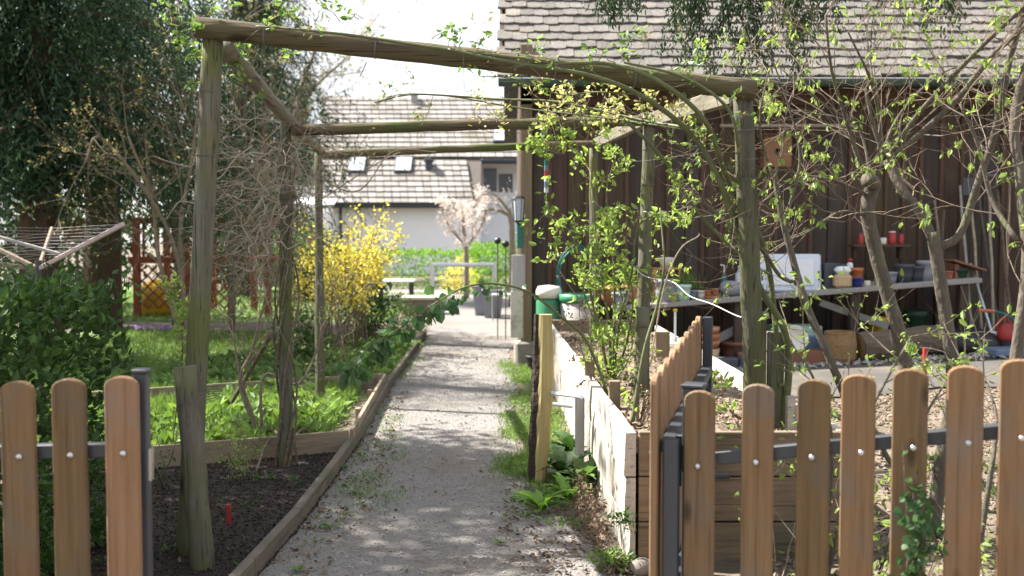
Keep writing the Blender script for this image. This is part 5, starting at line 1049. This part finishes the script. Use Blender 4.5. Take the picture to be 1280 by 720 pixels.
# privet hedge in front
random.seed(41)
t = bush('privet_hedge', 'dense dark green privet hedge behind the left picket fence', 'hedge', (-2.98, 3.98, .59), (1.15, .68, .60), 26000, 'hedge', .045, w=.55, box=True, k=.62, stems=90, stem_m='twig')
mb = MB(); P = []; D = []
for k in range(200):
    a = Vector((random.uniform(-3.9, -1.6), random.uniform(3.4, 4.6), 1.12 if random.random() < .6 else random.uniform(.2, 1.1)))
    if a.z < 1.115: a.x = random.uniform(-1.95, -1.82)
    d = Vector((random.gauss(0, .3)+(0 if a.z > 1.115 else .6), random.gauss(0, .3), 1)).normalized()*random.uniform(.06, .2); mb.tube([a, a+d], [.0025, .001], 4, False)
    for q in range(5): P.append(tuple(a+d*q/4)); D.append((random.gauss(0, 1), random.gauss(0, 1), .6))
leaves(mb, P, D, .042, w=.5); sub(mb, 'shoots', M['hedge'], t)
# ribbon-like pale leaf, peg
a = gr(286, 655); tag(MB().box((a.x, a.y, .045), (.022, .022, .11), .3, .003).build('marker_peg', M['redplastic'], origin=tuple(a)), 'short red plastic peg stuck in the dark soil', 'peg')
a = at(1156, 450, 5.6); tag(MB().box((a.x, a.y, a.z-.08), (.022, .022, .3), .3, .003).build('marker_peg', M['redplastic'], origin=(a.x, a.y, .2)), 'red peg behind the right picket fence by the trunk', 'peg')

# ------------------------------------------------------------------ climbers
def canes(name, label, cat, lst, m='cane', leaf=None, prob=.5, size=.03, k=3, seed=1, twig=None, tl=.15, every=3, depth=0, down=.0, jitter=.015, leaf2=None, kids=2, tr=.0018, group=None, rr=6, curl=.35):
    random.seed(seed); pts0 = Vector(lst[0][0][0]); t = thing(name, label, cat, (pts0.x, pts0.y, 0), group); mb = MB(); tw = MB(); nodes = []
    for pts, r0, r1 in lst:
        cp_ = cat_rom(pts, 8); mb.tube(cp_, [r0, r1], 7, True, .06)
        for j in range(2, len(cp_), every):
            d = Vector([random.gauss(0, 1) for _ in range(3)])+Vector((0, 0, .5)); grow(tw, cp_[j], d, tl*random.uniform(.5, 1.4), tr, depth, nodes, kids, curl, .1, 4, .8)
    sub(mb, 'cane', M[m], t, True)
    if tw.v: sub(tw, 'twigs', M[twig or m], t)
    if leaf: q = MB(); leafy(q, nodes, prob, k, size, down, jitter=jitter); sub(q, 'leaves', M[leaf], t)
    if leaf2: q = MB(); leafy(q, nodes, prob*.6, k, size, down, jitter=jitter); sub(q, 'young_leaves', M[leaf2], t)
    return t
Yb = 4.25
# rose along the front beam, rooted at the front right post
root = Vector((1.30, 4.75, .45))
canes('climbing_rose', 'thorny green climbing rose arching over the right end of the front beam', 'climbing rose', [
    ([root, at(985, 430, 4.7), at(945, 350, 4.6), at(905, 240, 4.5), at(870, 175, 4.45), at(810, 125, 4.3), at(740, 95, 4.22), at(640, 78, 4.2), at(560, 62, 4.2)], .019, .006),
    ([root, at(960, 330, 4.7), at(912, 230, 4.55), at(880, 150, 4.3), at(820, 100, 4.2), at(760, 80, 4.2), at(700, 78, 4.2), at(560, 62, 4.21), at(440, 44, 4.2), at(360, 36, 4.2), at(320, 33, 4.22)], .014, .004),
    ([at(925, 260, 4.6), at(922, 175, 4.25), at(905, 130, 4.2), at(850, 95, 4.2), at(780, 78, 4.2)], .009, .005),
    ([at(860, 160, 4.5), at(800, 150, 4.7), at(700, 128, 4.9), at(620, 124, 5), at(520, 118, 5), at(468, 128, 4.9)], .008, .004),
    ([at(880, 165, 4.5), at(760, 148, 4.9), at(650, 135, 5.1), at(560, 120, 5.1), at(500, 118, 5.1), at(470, 130, 5.0)], .005, .0025),
    ([at(800, 118, 4.3), at(745, 115, 4.4), at(700, 118, 4.5), at(640, 98, 4.5), at(600, 95, 4.4)], .004, .002),
    ([at(780, 148, 4.6), at(830, 200, 4.65), at(870, 262, 4.7), at(920, 315, 4.7), at(965, 345, 4.6)], .009, .006)],
    leaf='rose', leaf2='rosebronze', prob=.11, size=.028, k=3, seed=51, every=4, depth=1, tl=.15, kids=2, m='cane')
random.seed(52)
# mass of young leaves on the right half, over beam and below
def cloud(name, label, cat, centres, m, size, stem_m='twig', per=60, rad=.1, w=.5):
    c0 = centres[0]; t = thing(name, label, cat, tuple(c0[0])); tw = MB(); P = []; D = []
    for c, r_, n in centres:
        for _ in range(max(2, n//8)):
            e = c+Vector([random.gauss(0, r_) for _ in range(3)]); tw.tube(wig(c+Vector((random.gauss(0, r_), 0, -r_)), e, 4, .012), [.0025, .001], 4, False)
            for _ in range(8): P.append(tuple(e+Vector([random.gauss(0, r_*.35) for _ in range(3)]))); D.append((random.gauss(0, 1), random.gauss(0, 1), random.gauss(0, .7)))
    sub(tw, 'stems', M[stem_m], t); mb = MB(); leaves(mb, P, D, rng.uniform(.6, 1.3, len(P))*size, w=w); sub(mb, 'leaves', M[m], t); return t
cs1 = [(at(px, py, Y_), r_, n) for px, py, Y_, r_, n in ((700, 130, 4.9, .07, 56), (740, 135, 4.9, .08, 64), (780, 130, 4.8, .08, 56), (690, 150, 5.0, .05, 40), (760, 120, 4.7, .07, 48), (820, 130, 4.6, .06, 40), (665, 105, 4.5, .05, 30), (640, 140, 5, .05, 30), (610, 130, 5, .06, 26), (720, 115, 4.6, .06, 40), (850, 125, 4.4, .05, 30))]
cloud('rambling_rose', 'dense tangle of pale young leaves under the right half of the front beam', 'rose', cs1, 'creamleaf', .030)
cs2 = [(at(px, py, Y_), r_, n) for px, py, Y_, r_, n in ((215, 12, 4.2, .05, 40), (232, 40, 4.2, .04, 40), (238, 58, 4.2, .03, 24), (270, 8, 4.2, .04, 30), (300, 90, 4.5, .05, 34), (310, 65, 4.5, .04, 30), (335, 20, 4.2, .04, 20), (365, 15, 4.2, .04, 30), (400, 12, 4.2, .05, 30), (370, 65, 4.7, .06, 30), (600, 40, 4.2, .04, 20), (545, 40, 4.2, .03, 20), (575, 45, 4.2, .04, 20), (655, 55, 4.2, .06, 30), (450, 15, 4.2, .03, 8), (765, 60, 4.2, .06, 26), (800, 45, 4.2, .05, 18), (240, 100, 4.3, .03, 14), (880, 75, 4.2, .05, 22))]
cloud('climbing_rose', 'sprigs of green young leaves standing along the top of the front beam', 'climbing rose', cs2, 'rose', .034)
cs3 = [(at(px, py, Y_), r_, n) for px, py, Y_, r_, n in ((685, 178, 6.2, .07, 70), (700, 172, 6.2, .08, 70), (725, 165, 6.2, .08, 60), (745, 172, 6.2, .05, 30), (680, 185, 6.2, .04, 24))]
cloud('clematis', 'bright lime leaf cluster hanging over the middle crossbeam', 'clematis', cs3, 'lime', .05)
random.seed(61)
# dry tangled vine around middle left post
def tangle():
    t = thing('dry_vine', 'dense tangle of bare grey vine stems round the second left post', 'vine', (-1.46, 6.4, 0)); mb = MB(); c = (at(355, 200, 6.4))
    base = gr(357, 583)
    for k in range(7):
        ph = random.uniform(0, 6); pts = []
        if k > 3: continue
        for i in range(15):
            f_ = i/14; z = f_*2.05; r_ = .06+.03*math.sin(f_*9+ph); pts.append(base.lerp(Vector((c.x, c.y, 0)), f_)*1+Vector((0, 0, z))+Vector((r_*math.cos(ph+f_*(7+k)), r_*math.sin(ph+f_*(7+k)), 0)) if False else Vector((base.x+(c.x-base.x)*f_+r_*math.cos(ph+f_*(7+k)), base.y+(c.y-base.y)*f_+r_*math.sin(ph+f_*(7+k)), z)))
        mb.tube(cat_rom(pts, 3), [.010-.0007*k, .004], 6, False, .1)
    for a, b in (((357, 575), (330, 545)), ((360, 570), (395, 548)), ((350, 560), (320, 590))):
        mb.tube(cat_rom([gr(*a)+Vector((0, 0, .05)), gr(*a).lerp(gr(*b), .5)+Vector((0, 0, .12)), gr(*b)]), [.012, .006], 6)
    sub(mb, 'main_stem', M['log'], t)
    tw = MB(); nodes = []
    for k in range(95):
        z = random.choice([random.uniform(.9, 2.1), random.uniform(1.3, 2.2)]); p = Vector((c.x+random.gauss(-.05, .10), c.y+random.gauss(0, .12), z)); d = Vector((random.gauss(-.35, .8), random.gauss(0, .6), random.gauss(-.1, .6)))
        grow(tw, p, d, random.uniform(.3, .65), .0042, 2, nodes, 3, .75, -.12, 7, .9, .7, 4)
    for k in range(26):
        p = at(random.uniform(300, 350), random.uniform(180, 340), 6.3+random.gauss(0, .2)); pts = wig(p, p+Vector((random.gauss(0, .3), random.gauss(0, .2), random.uniform(-.5, .1))), 6, .05); tw.tube(cat_rom(pts, 4), [.005, .003], 5, False)
    sub(tw, 'twigs', M['paletwig'], t)
tangle()
def tangle2():
    random.seed(62); t = thing('dry_vine', 'sparse dry vine twigs along the two rear crossbeams', 'vine', tuple(at(480, 160, 6.4))); tw = MB(); nodes = []
    for k in range(26):
        px = random.choice([random.uniform(380, 470), random.uniform(380, 620), random.gauss(490, 12)]); s_ = random.random() < .5
        p = at(px, 160 if s_ else 190, 6.4 if s_ else 8.6); grow(tw, p, (random.gauss(0, 1), random.gauss(0, .5), random.gauss(.2, .7)), random.uniform(.15, .4), .003, 1, nodes, 3, .7, -.1, 6, .9, .7, 4)
    tw.tube(cat_rom([at(345, 185, 6.4), at(440, 240, 6.4), at(490, 190, 6.6), at(545, 190, 7)], 6), .004, 5); tw.tube(cat_rom([at(400, 250, 6.6), at(470, 205, 6.8), at(500, 190, 7.4)], 6), .004, 5)
    sub(tw, 'twigs', M['twig'], t); mb = MB(); leafy(mb, nodes, .12, 2, .025); sub(mb, 'buds', M['rosebronze'], t)
tangle2()
b = Vector((-1.75, 6.9, 0))
twig_tree('bare_shrub', 'bare brown shrub leaning over the boarded bed', 'shrub', b, [([b, at(300, 480, 6.9), at(315, 440, 6.9), at(325, 400, 6.8), at(340, 340, 6.7)], .016, .006, .3), ([b, at(330, 470, 6.9), at(372, 480, 7), at(395, 440, 7.1), at(402, 410, 7.1)], .012, .005, .3), ([b, at(300, 470, 6.9), at(290, 400, 6.9)], .012, .005, .3)], 'twig', 'lime', .22, 2, .022, kids=3, depth=2, tl=.5, tr=.004, every=2, seed=64)
random.seed(65); a = gr(284, 512); o = MB().tube([a, at(338, 420, 6.7)], .018, 8).build('leaning_stick', M['log'], origin=tuple(a)); tag(o, 'dark stick leaning diagonally in the boarded bed', 'stick')
# thin sprig with yellow green leaves left of front post
canes('garden_sprig', 'thin upright sprig with small fresh leaves left of the front post', 'sprig', [([gr(215, 560), at(228, 440, 5.6), at(222, 390, 5.6), at(216, 350, 5.6)], .004, .002)], leaf='lime', prob=.95, size=.035, k=4, seed=66, every=1, tl=.05)
canes('currant_bush', 'small yellow green budding shrub in the dark soil, left of the second post', 'shrub', [([gr(290, 598), at(300, 560, 5.7), at(296, 535, 5.7)], .004, .002), ([gr(305, 600), at(318, 565, 5.7), at(326, 545, 5.7)], .004, .002), ([gr(280, 590), at(272, 560, 5.8)], .003, .002), ([gr(300, 600), at(285, 565, 5.6), at(300, 575, 5.6)], .003, .002)], m='twig', leaf='lime', prob=.6, size=.014, k=3, seed=67, every=1, tl=.1, depth=1)
canes('dry_canes', 'three dry bent canes rising from the soil beside the left fence', 'canes', [([gr(205, 610), at(195, 585, 5.2), at(182, 560, 5.2)], .006, .004), ([gr(212, 612), at(205, 580, 5.3), at(196, 545, 5.3)], .004, .003), ([gr(200, 600), at(215, 570, 5.3), at(222, 540, 5.3)], .004, .003)], m='twig', leaf='darkweed', prob=.5, size=.025, seed=68, every=4, tl=.06)
# long shoot with heart leaves arching across the path
def shoot():
    random.seed(70); pts = cat_rom([at(770, 500, 5.6)+Vector((0, 0, -.1)), at(735, 430, 5.5), at(700, 395, 5.4), at(660, 365, 5.2), at(620, 355, 5.0), at(585, 358, 4.9), at(550, 375, 4.8), at(500, 410, 4.7), at(460, 435, 4.6), at(435, 465, 4.55)], 8)
    t = thing('arching_shoot', 'long leafy shoot arching across the path at bench height', 'shoot', (pts[0].x, pts[0].y, .5)); mb = MB().tube(pts, [.009, .0015], 7, True); P = []; D = []; S = []
    n = len(pts)
    for j in range(n//3, n):
        f_ = j/n
        if f_ < .5 and random.random() < .55: continue
        for _ in range(2 if f_ < .62 else 4):
            d = Vector((random.gauss(-.1, .7), random.gauss(0, .6), random.gauss(-.5, .5))); st = d.normalized()*random.uniform(.02, .07); mb.tube([pts[j], pts[j]+st], .0008, 3, False)
            P.append(tuple(pts[j]+st)); D.append(tuple(d+Vector((0, 0, -.3)))); S.append(random.uniform(.04, .066)*(1.0 if f_ > .6 else .7))
    sub(mb, 'cane', M['cane'], t, True); q = MB(); leaves(q, P, D, np.array(S), w=.85); sub(q, 'leaves', M['bigleaf'], t)
shoot()

# ------------------------------------------------------------------ rose bush in the raised bed
def bedpt(px, Y): x = at(px, 450, Y).x; return Vector((x, Y, ZT-.1))
b = bedpt(765, 6.2)
canes('rose_bush', 'tall bushy rose with bright green leaves in the raised bed', 'rose bush', [
    ([b, at(760, 400, 6.2), at(748, 320, 6.2), at(742, 262, 6.2), at(738, 215, 6.3)], .012, .004), ([b, at(775, 400, 6.1), at(790, 340, 6.1), at(800, 280, 6.0), at(850, 262, 5.9), at(872, 255, 5.9)], .010, .003),
    ([b, at(745, 400, 6.2), at(730, 330, 6.2), at(708, 285, 6.2), at(680, 268, 6.2)], .010, .003), ([b, at(768, 380, 6.3), at(765, 300, 6.3), at(758, 240, 6.3), at(770, 195, 6.3)], .01, .003),
    ([b, at(750, 420, 6.0), at(735, 380, 6.0), at(725, 350, 6.0)], .008, .003), ([b, at(785, 420, 6), at(790, 360, 6), at(765, 300, 6)], .008, .003), ([b, at(790, 430, 6.4), at(770, 350, 6.4), at(735, 275, 6.4)], .008, .003)],
    m='cane', twig='twig', leaf='lime', leaf2='lime', prob=.40, size=.046, k=3, seed=72, every=3, depth=1, tl=.2, kids=2, tr=.003, jitter=.02)
canes('dead_hydrangea', 'dry brown twiggy perennial beside the rose in the raised bed', 'dry plant', [([bedpt(740, 5.9), at(735, 400, 5.9), at(700, 340, 5.9)], .005, .002), ([bedpt(745, 5.9), at(720, 420, 5.9), at(700, 400, 5.9)], .005, .002), ([bedpt(790, 6.4), at(822, 350, 6.4), at(830, 320, 6.4)], .005, .002), ([bedpt(750, 6.5), at(735, 360, 6.5), at(715, 310, 6.5)], .005, .002), ([bedpt(760, 6.0), at(725, 400, 6.0), at(735, 340, 6.0)], .004, .002)], m='twig', leaf='deadleaf', prob=.22, size=.03, k=2, seed=73, every=3, depth=1, tl=.14, kids=2, tr=.0025)
canes('rose_cane', 'single green rose cane rising at the near end of the raised bed', 'rose', [([bedpt(790, 4.9), at(805, 440, 4.95), at(822, 380, 5.0), at(830, 330, 5.0), at(825, 260, 5.1)], .012, .004)], leaf='lime', prob=.3, size=.035, seed=74, every=4, tl=.1)
random.seed(75); canes('cut_rose_stump', 'pruned pale stub of a plant in the raised bed soil', 'stump', [([bedpt(797, 4.95), at(796, 508, 4.95), at(798, 492, 4.95)], .012, .010), ([bedpt(802, 4.95), at(806, 500, 4.95), at(810, 488, 4.95)], .010, .008), ([bedpt(800, 4.9), at(812, 508, 4.9), at(818, 500, 4.9)], .009, .007)], m='paletwig', leaf='deadleaf', prob=.7, size=.03, seed=76, every=4, tl=.04)
canes('bean_pole', 'pale cane leaning in front of the barn wall with a bent tip', 'cane', [([bedpt(812, 7.2), at(830, 360, 7.2), at(850, 312, 7.2), at(872, 296, 7.2), at(874, 291, 7.2)], .006, .004)], m='paletwig', every=99)
a = at(844, 388, 8.4); t = thing('cane_marker', 'thin white upright rod with a knob in the raised bed', 'rod', (a.x, a.y, ZT-.1)); sub(MB().tube([(a.x, a.y, ZT-.12), a], .01, 8), 'rod', M['whiteplastic'], t); sub(MB().lathe([(.001, -.015), (.016, -.01), (.02, 0), (.016, .01), (.001, .015)], a, 10), 'knob', M['yellowfabric'], t); sub(MB().lathe([(.08, 0), (.08, .05), (.02, .055)], Vector((a.x, a.y, ZT-.09)), 14), 'foot', M['whiteplastic'], t)
weeds([(.60, 4.9), (1.2, 4.9), (1.2, 7.5), (.55, 7.5)], 16, M['lime'], .05, 'green seedlings on the raised bed soil', .05, 12, zoff=ZT-.07, name='bed_weeds')

# ------------------------------------------------------------------ weeds along the bed wall
def rosette(label, c, n, L_, m, w=.22, name='dandelion_plant', cat='dandelion', lift=1.0, seg=5):
    t = thing(name, label, cat, tuple(c)); mb = MB()
    for k in range(n):
        a = random.uniform(0, 6.283); l_ = L_*random.uniform(.6, 1.15); e = random.uniform(.5, 1.3)*lift; d = Vector((math.cos(a), math.sin(a), 0)); sd = Vector((-math.sin(a), math.cos(a), 0)); vs = []
        for i in range(seg*2+1):
            f_ = i/(seg*2); p = Vector(c)+d*l_*f_*(.5+.5*f_)+Vector((0, 0, l_*e*(f_-.62*f_*f_))); hw = l_*w*.5*math.sin(min(1, f_*1.15)*math.pi*.93+.12)*(1.0 if i % 2 == 0 else .55)
            vs += [p-sd*hw+Vector((0, 0, hw*.3)), p, p+sd*hw+Vector((0, 0, hw*.3))]
        fs = []
        for i in range(seg*2): fs += [(i*3, i*3+1, i*3+4, i*3+3), (i*3+1, i*3+2, i*3+5, i*3+4)]
        mb.add(vs, fs)
    sub(mb, 'leaves', M[m], t); return t
random.seed(80)
rosette('bright green dandelion rosette in front of the split post', gr(676, 640), 34, .21, 'dandelion')
rosette('green dandelion rosette close to the bed wall, behind the brightest one', gr(708, 625), 24, .2, 'dandelion', seg=4)
rosette('lush dark leafy weed between split post and bed wall', gr(706, 600), 34, .24, 'darkweed', .4, 'dock_plant', 'weed', 1.5)
rosette('leafy weed behind the split post by the grey board', gr(716, 575), 30, .25, 'darkweed', .4, 'dock_plant', 'weed', 1.6)
rosette('leafy green weed right in front of the grey upright board', gr(728, 610), 24, .2, 'weed', .45, 'dock_plant', 'weed', 1.6)
for px, py, s_, lab in ((412, 660, .07, 'small broad leaved weed on the left of the near gravel path'), (445, 618, .05, 'tiny weed beside the edging on the gravel'), (432, 586, .06, 'small weed at the edging near the board corner'), (508, 714, .02, 'tiny green sprout at the bottom of the path'), (372, 716, .06, 'green weed at the lower edging end'), (625, 680, .05, 'small weed on the right path half near the front'), (655, 545, .06, 'grassy weed left of the split post')):
    rosette(lab, gr(px, py), 9, s_, 'weed', .4, 'path_weed', 'weed')
t = bush('creeping_plant', 'low leafy plant at the foot of the raised bed corner', 'plant', tuple(gr(765, 712)+Vector((0, 0, .04))), (.09, .06, .05), 160, 'weed', .03)
mb = MB(); P = []
for _ in range(420):
    px = random.uniform(726, 762); f_ = (px-726)/36; base = gr(px, 640+f_*60); P.append((base.x-.02+random.gauss(0, .015), base.y+random.gauss(0, .03), random.uniform(0, .24)))
leaves(mb, P, rnd_dirs(len(P), -.3), rng.uniform(.012, .03, len(P)), w=.7); tag(mb.build('withered_ivy', M['deadleaf'], origin=tuple(gr(745, 670))), 'withered brown creeper clinging to the bed wall base', 'ivy')
canes('ivy_sprig', 'small green sprig on the front left corner of the raised bed', 'sprig', [([at(790, 665, 4.2), at(778, 650, 4.18), at(765, 648, 4.15)], .0015, .001)], leaf='darkweed', prob=1, size=.025, seed=82, every=2, tl=.03)

# ------------------------------------------------------------------ pollarded trees behind the right fence
def gp(px, Y): x = at(px, 600, Y).x; return Vector((x, Y, gz(x, Y)))
lv = dict(leaf='lime', k=4, size=.033, jitter=.008, down=1.3, kids=3, depth=2)
b = gp(1165, 4.4)
twig_tree('pollarded_tree', 'thickest forked grey trunk behind the fence with limbs reaching up right', 'tree', b, [
    ([b, at(1180, 560, 4.4), at(1192, 480, 4.4), at(1183, 400, 4.4), at(1172, 330, 4.4), at(1166, 290, 4.4)], .033, .027, 9),
    ([at(1166, 300, 4.4), at(1150, 265, 4.42), at(1128, 238, 4.45), at(1110, 200, 4.5)], .022, .022, .5),
    ([at(1172, 310, 4.4), at(1200, 292, 4.4), at(1222, 230, 4.35), at(1245, 160, 4.3), at(1262, 75, 4.2), at(1290, -20, 4.1)], .019, .012, .3),
    ([at(1118, 195, 4.48), at(1150, 168, 4.4), at(1200, 120, 4.3), at(1240, 70, 4.2), at(1290, 25, 4.1), at(1340, -20, 4)], .015, .010, .15),
    ([at(1112, 195, 4.5), at(1150, 140, 4.4), at(1215, 70, 4.2), at(1262, 25, 4.1), at(1300, -10, 4)], .012, .008, .1),
    ([at(1105, 195, 4.5), at(1090, 150, 4.5), at(1082, 110, 4.5)], .012, .006, .2)],
    prob=.075, tl=.5, tr=.0028, every=3, seed=90, **lv)
b = gp(1148, 4.9)
twig_tree('pollarded_tree', 'slim leaning trunk with a knobbly pollard head left of the thickest trunk', 'tree', b, [
    ([b, at(1132, 455, 4.9), at(1110, 370, 4.9), at(1096, 320, 4.9), at(1084, 262, 4.9), at(1092, 232, 4.9), at(1085, 225, 4.8)], .034, .036, 9),
    ([at(1090, 235, 4.9), at(1070, 190, 4.9), at(1058, 150, 4.9), at(1040, 90, 4.8), at(1032, 20, 4.7)], .014, .005, .2),
    ([at(1086, 245, 4.9), at(1040, 225, 4.8), at(1000, 222, 4.7), at(955, 240, 4.6)], .010, .004, .1),
    ([at(1095, 230, 4.9), at(1100, 160, 4.8), at(1088, 100, 4.7), at(1060, 40, 4.6)], .012, .004, .2),
    ([at(1084, 270, 4.9), at(1050, 265, 4.8), at(1010, 290, 4.7), at(985, 300, 4.7)], .008, .003, .1),
    ([at(1090, 240, 4.9), at(1075, 165, 5), at(1030, 130, 5), at(975, 85, 5)], .008, .003, .2),
    ([at(1092, 236, 4.9), at(1120, 150, 5), at(1180, 90, 5), at(1230, 85, 5)], .008, .003, .2)],
    prob=.075, tl=.55, tr=.0026, every=2, seed=91, **lv)
b = gp(1078, 4.5)
twig_tree('pollarded_tree', 'thin leaning trunk nearest the front right pergola post', 'tree', b, [
    ([b, at(1062, 520, 4.5), at(1040, 455, 4.5), at(1010, 385, 4.55), at(990, 320, 4.6), at(975, 260, 4.6), at(968, 215, 4.6)], .022, .012, .5),
    ([at(1000, 355, 4.6), at(975, 345, 4.6), at(955, 315, 4.55), at(925, 290, 4.5), at(890, 262, 4.5), at(870, 240, 4.5)], .010, .005, .4),
    ([at(980, 280, 4.6), at(1000, 200, 4.6), at(985, 130, 4.6), at(960, 60, 4.6)], .008, .003, .2),
    ([at(972, 240, 4.6), at(950, 160, 4.6), at(960, 90, 4.6)], .007, .003, .3)],
    prob=.075, tl=.4, tr=.0028, every=4, seed=92, **lv)
b = gp(1262, 4.0)
twig_tree('pollarded_tree', 'straight grey trunk at the right edge of the picture', 'tree', b, [
    ([b, at(1262, 520, 4.0), at(1272, 430, 4.0), at(1284, 330, 4.0), at(1276, 230, 4.05), at(1268, 150, 4.1), at(1290, 60, 4.1)], .026, .018, .3),
    ([at(1270, 300, 4.0), at(1240, 250, 4.1), at(1222, 180, 4.1), at(1200, 130, 4.1)], .012, .005, .2),
    ([at(1277, 250, 4.05), at(1310, 180, 4), at(1340, 120, 4)], .012, .005, .2)],
    prob=.075, tl=.5, tr=.0028, every=4, seed=93, **lv)
b = gp(1030, 3.7)
twig_tree('fence_shrub', 'thin stemmed leafy shrub growing up behind the middle fence pickets', 'shrub', b, [
    ([b, at(1040, 560, 3.8), at(1020, 480, 3.9), at(990, 430, 4)], .008, .004, .2), ([b, at(1070, 560, 3.7), at(1105, 480, 3.8), at(1140, 420, 3.9)], .010, .004, .2), ([b, at(1000, 600, 3.6), at(960, 570, 3.5)], .006, .003, .2)],
    leaf='lime', prob=.25, k=3, size=.034, down=.5, kids=3, depth=1, tl=.35, tr=.003, every=3, seed=94)
b = gp(1215, 3.5)
twig_tree('fence_shrub', 'leafy shrub stems behind the fence at the right', 'shrub', b, [
    ([b, at(1200, 580, 3.6), at(1210, 500, 3.7), at(1180, 440, 3.8)], .009, .004, .2), ([b, at(1240, 580, 3.5), at(1245, 520, 3.6), at(1230, 470, 3.7)], .012, .004, .2), ([b, at(1150, 640, 3.4), at(1110, 620, 3.4)], .006, .003, .2)],
    leaf='lime', prob=.25, k=3, size=.032, down=.5, kids=3, depth=1, tl=.35, tr=.003, every=3, seed=95)
b = gp(1100, 3.9)
twig_tree('fence_shrub', 'slanting bare stem crossing behind the central fence pickets', 'shrub', b, [
    ([b+Vector((.1, 0, 0)), at(1130, 610, 3.8), at(1108, 570, 3.8), at(1085, 520, 3.9), at(1060, 470, 4)], .013, .007, .5), ([b, at(1150, 540, 3.9), at(1180, 480, 4)], .007, .004, .3)],
    leaf='lime', prob=.35, k=2, size=.03, down=.4, kids=3, depth=1, tl=.4, tr=.003, every=3, seed=96)
# dry brambles low down behind fence
random.seed(97); t = thing('dry_brambles', 'pale dry stems and grasses at the foot of the right fence', 'brambles', (1.5, 3.3, .05)); tw = MB(); nodes = []
for k in range(46):
    p = Vector((random.uniform(.95, 2.4), random.uniform(3.1, 3.9), .03)); grow(tw, p, (random.gauss(0, .5), random.gauss(0, .4), 1), random.uniform(.2, .5), .003, 1, nodes, 2, .5, .0, 5, .8)
sub(tw, 'stems', M['paletwig'], t); mb = MB(); leafy(mb, nodes, .15, 2, .028, .2); sub(mb, 'leaves', M['lime'], t)
# ivy on the picket
def ivy():
    random.seed(98); c = pp[4]; t = thing('ivy', 'ivy climbing up one picket of the right fence', 'ivy', (c.x, c.y-.03, 0)); mb = MB(); P = []; D = []; S = []
    for (x0, yt) in ((1128, 555), (1155, 585), (1140, 600)):
        pts = cat_rom([at(1132+random.uniform(-5, 5), 730, 2.70), at(x0+8, 680, 2.705), at(x0+random.uniform(-8, 8), 640, 2.705), at(x0, yt, 2.71)], 8); mb.tube(pts, .0016, 5)
        for j, p in enumerate(pts):
            if random.random() < .8 or j < len(pts)*.6:
                for _ in range(2 if j < len(pts)*.7 else 1): P.append((p.x+random.gauss(0, .016), p.y-random.uniform(.0, .02), p.z+random.gauss(0, .012))); D.append((random.gauss(0, 1), -.25, random.gauss(-.2, .8))); S.append(random.uniform(.018, .032))
    sub(mb, 'stem', M['bark'], t); q = MB(); leaves(q, P, D, np.array(S), w=.95, flat=None); sub(q, 'leaves', M['bigleaf'], t)
ivy()
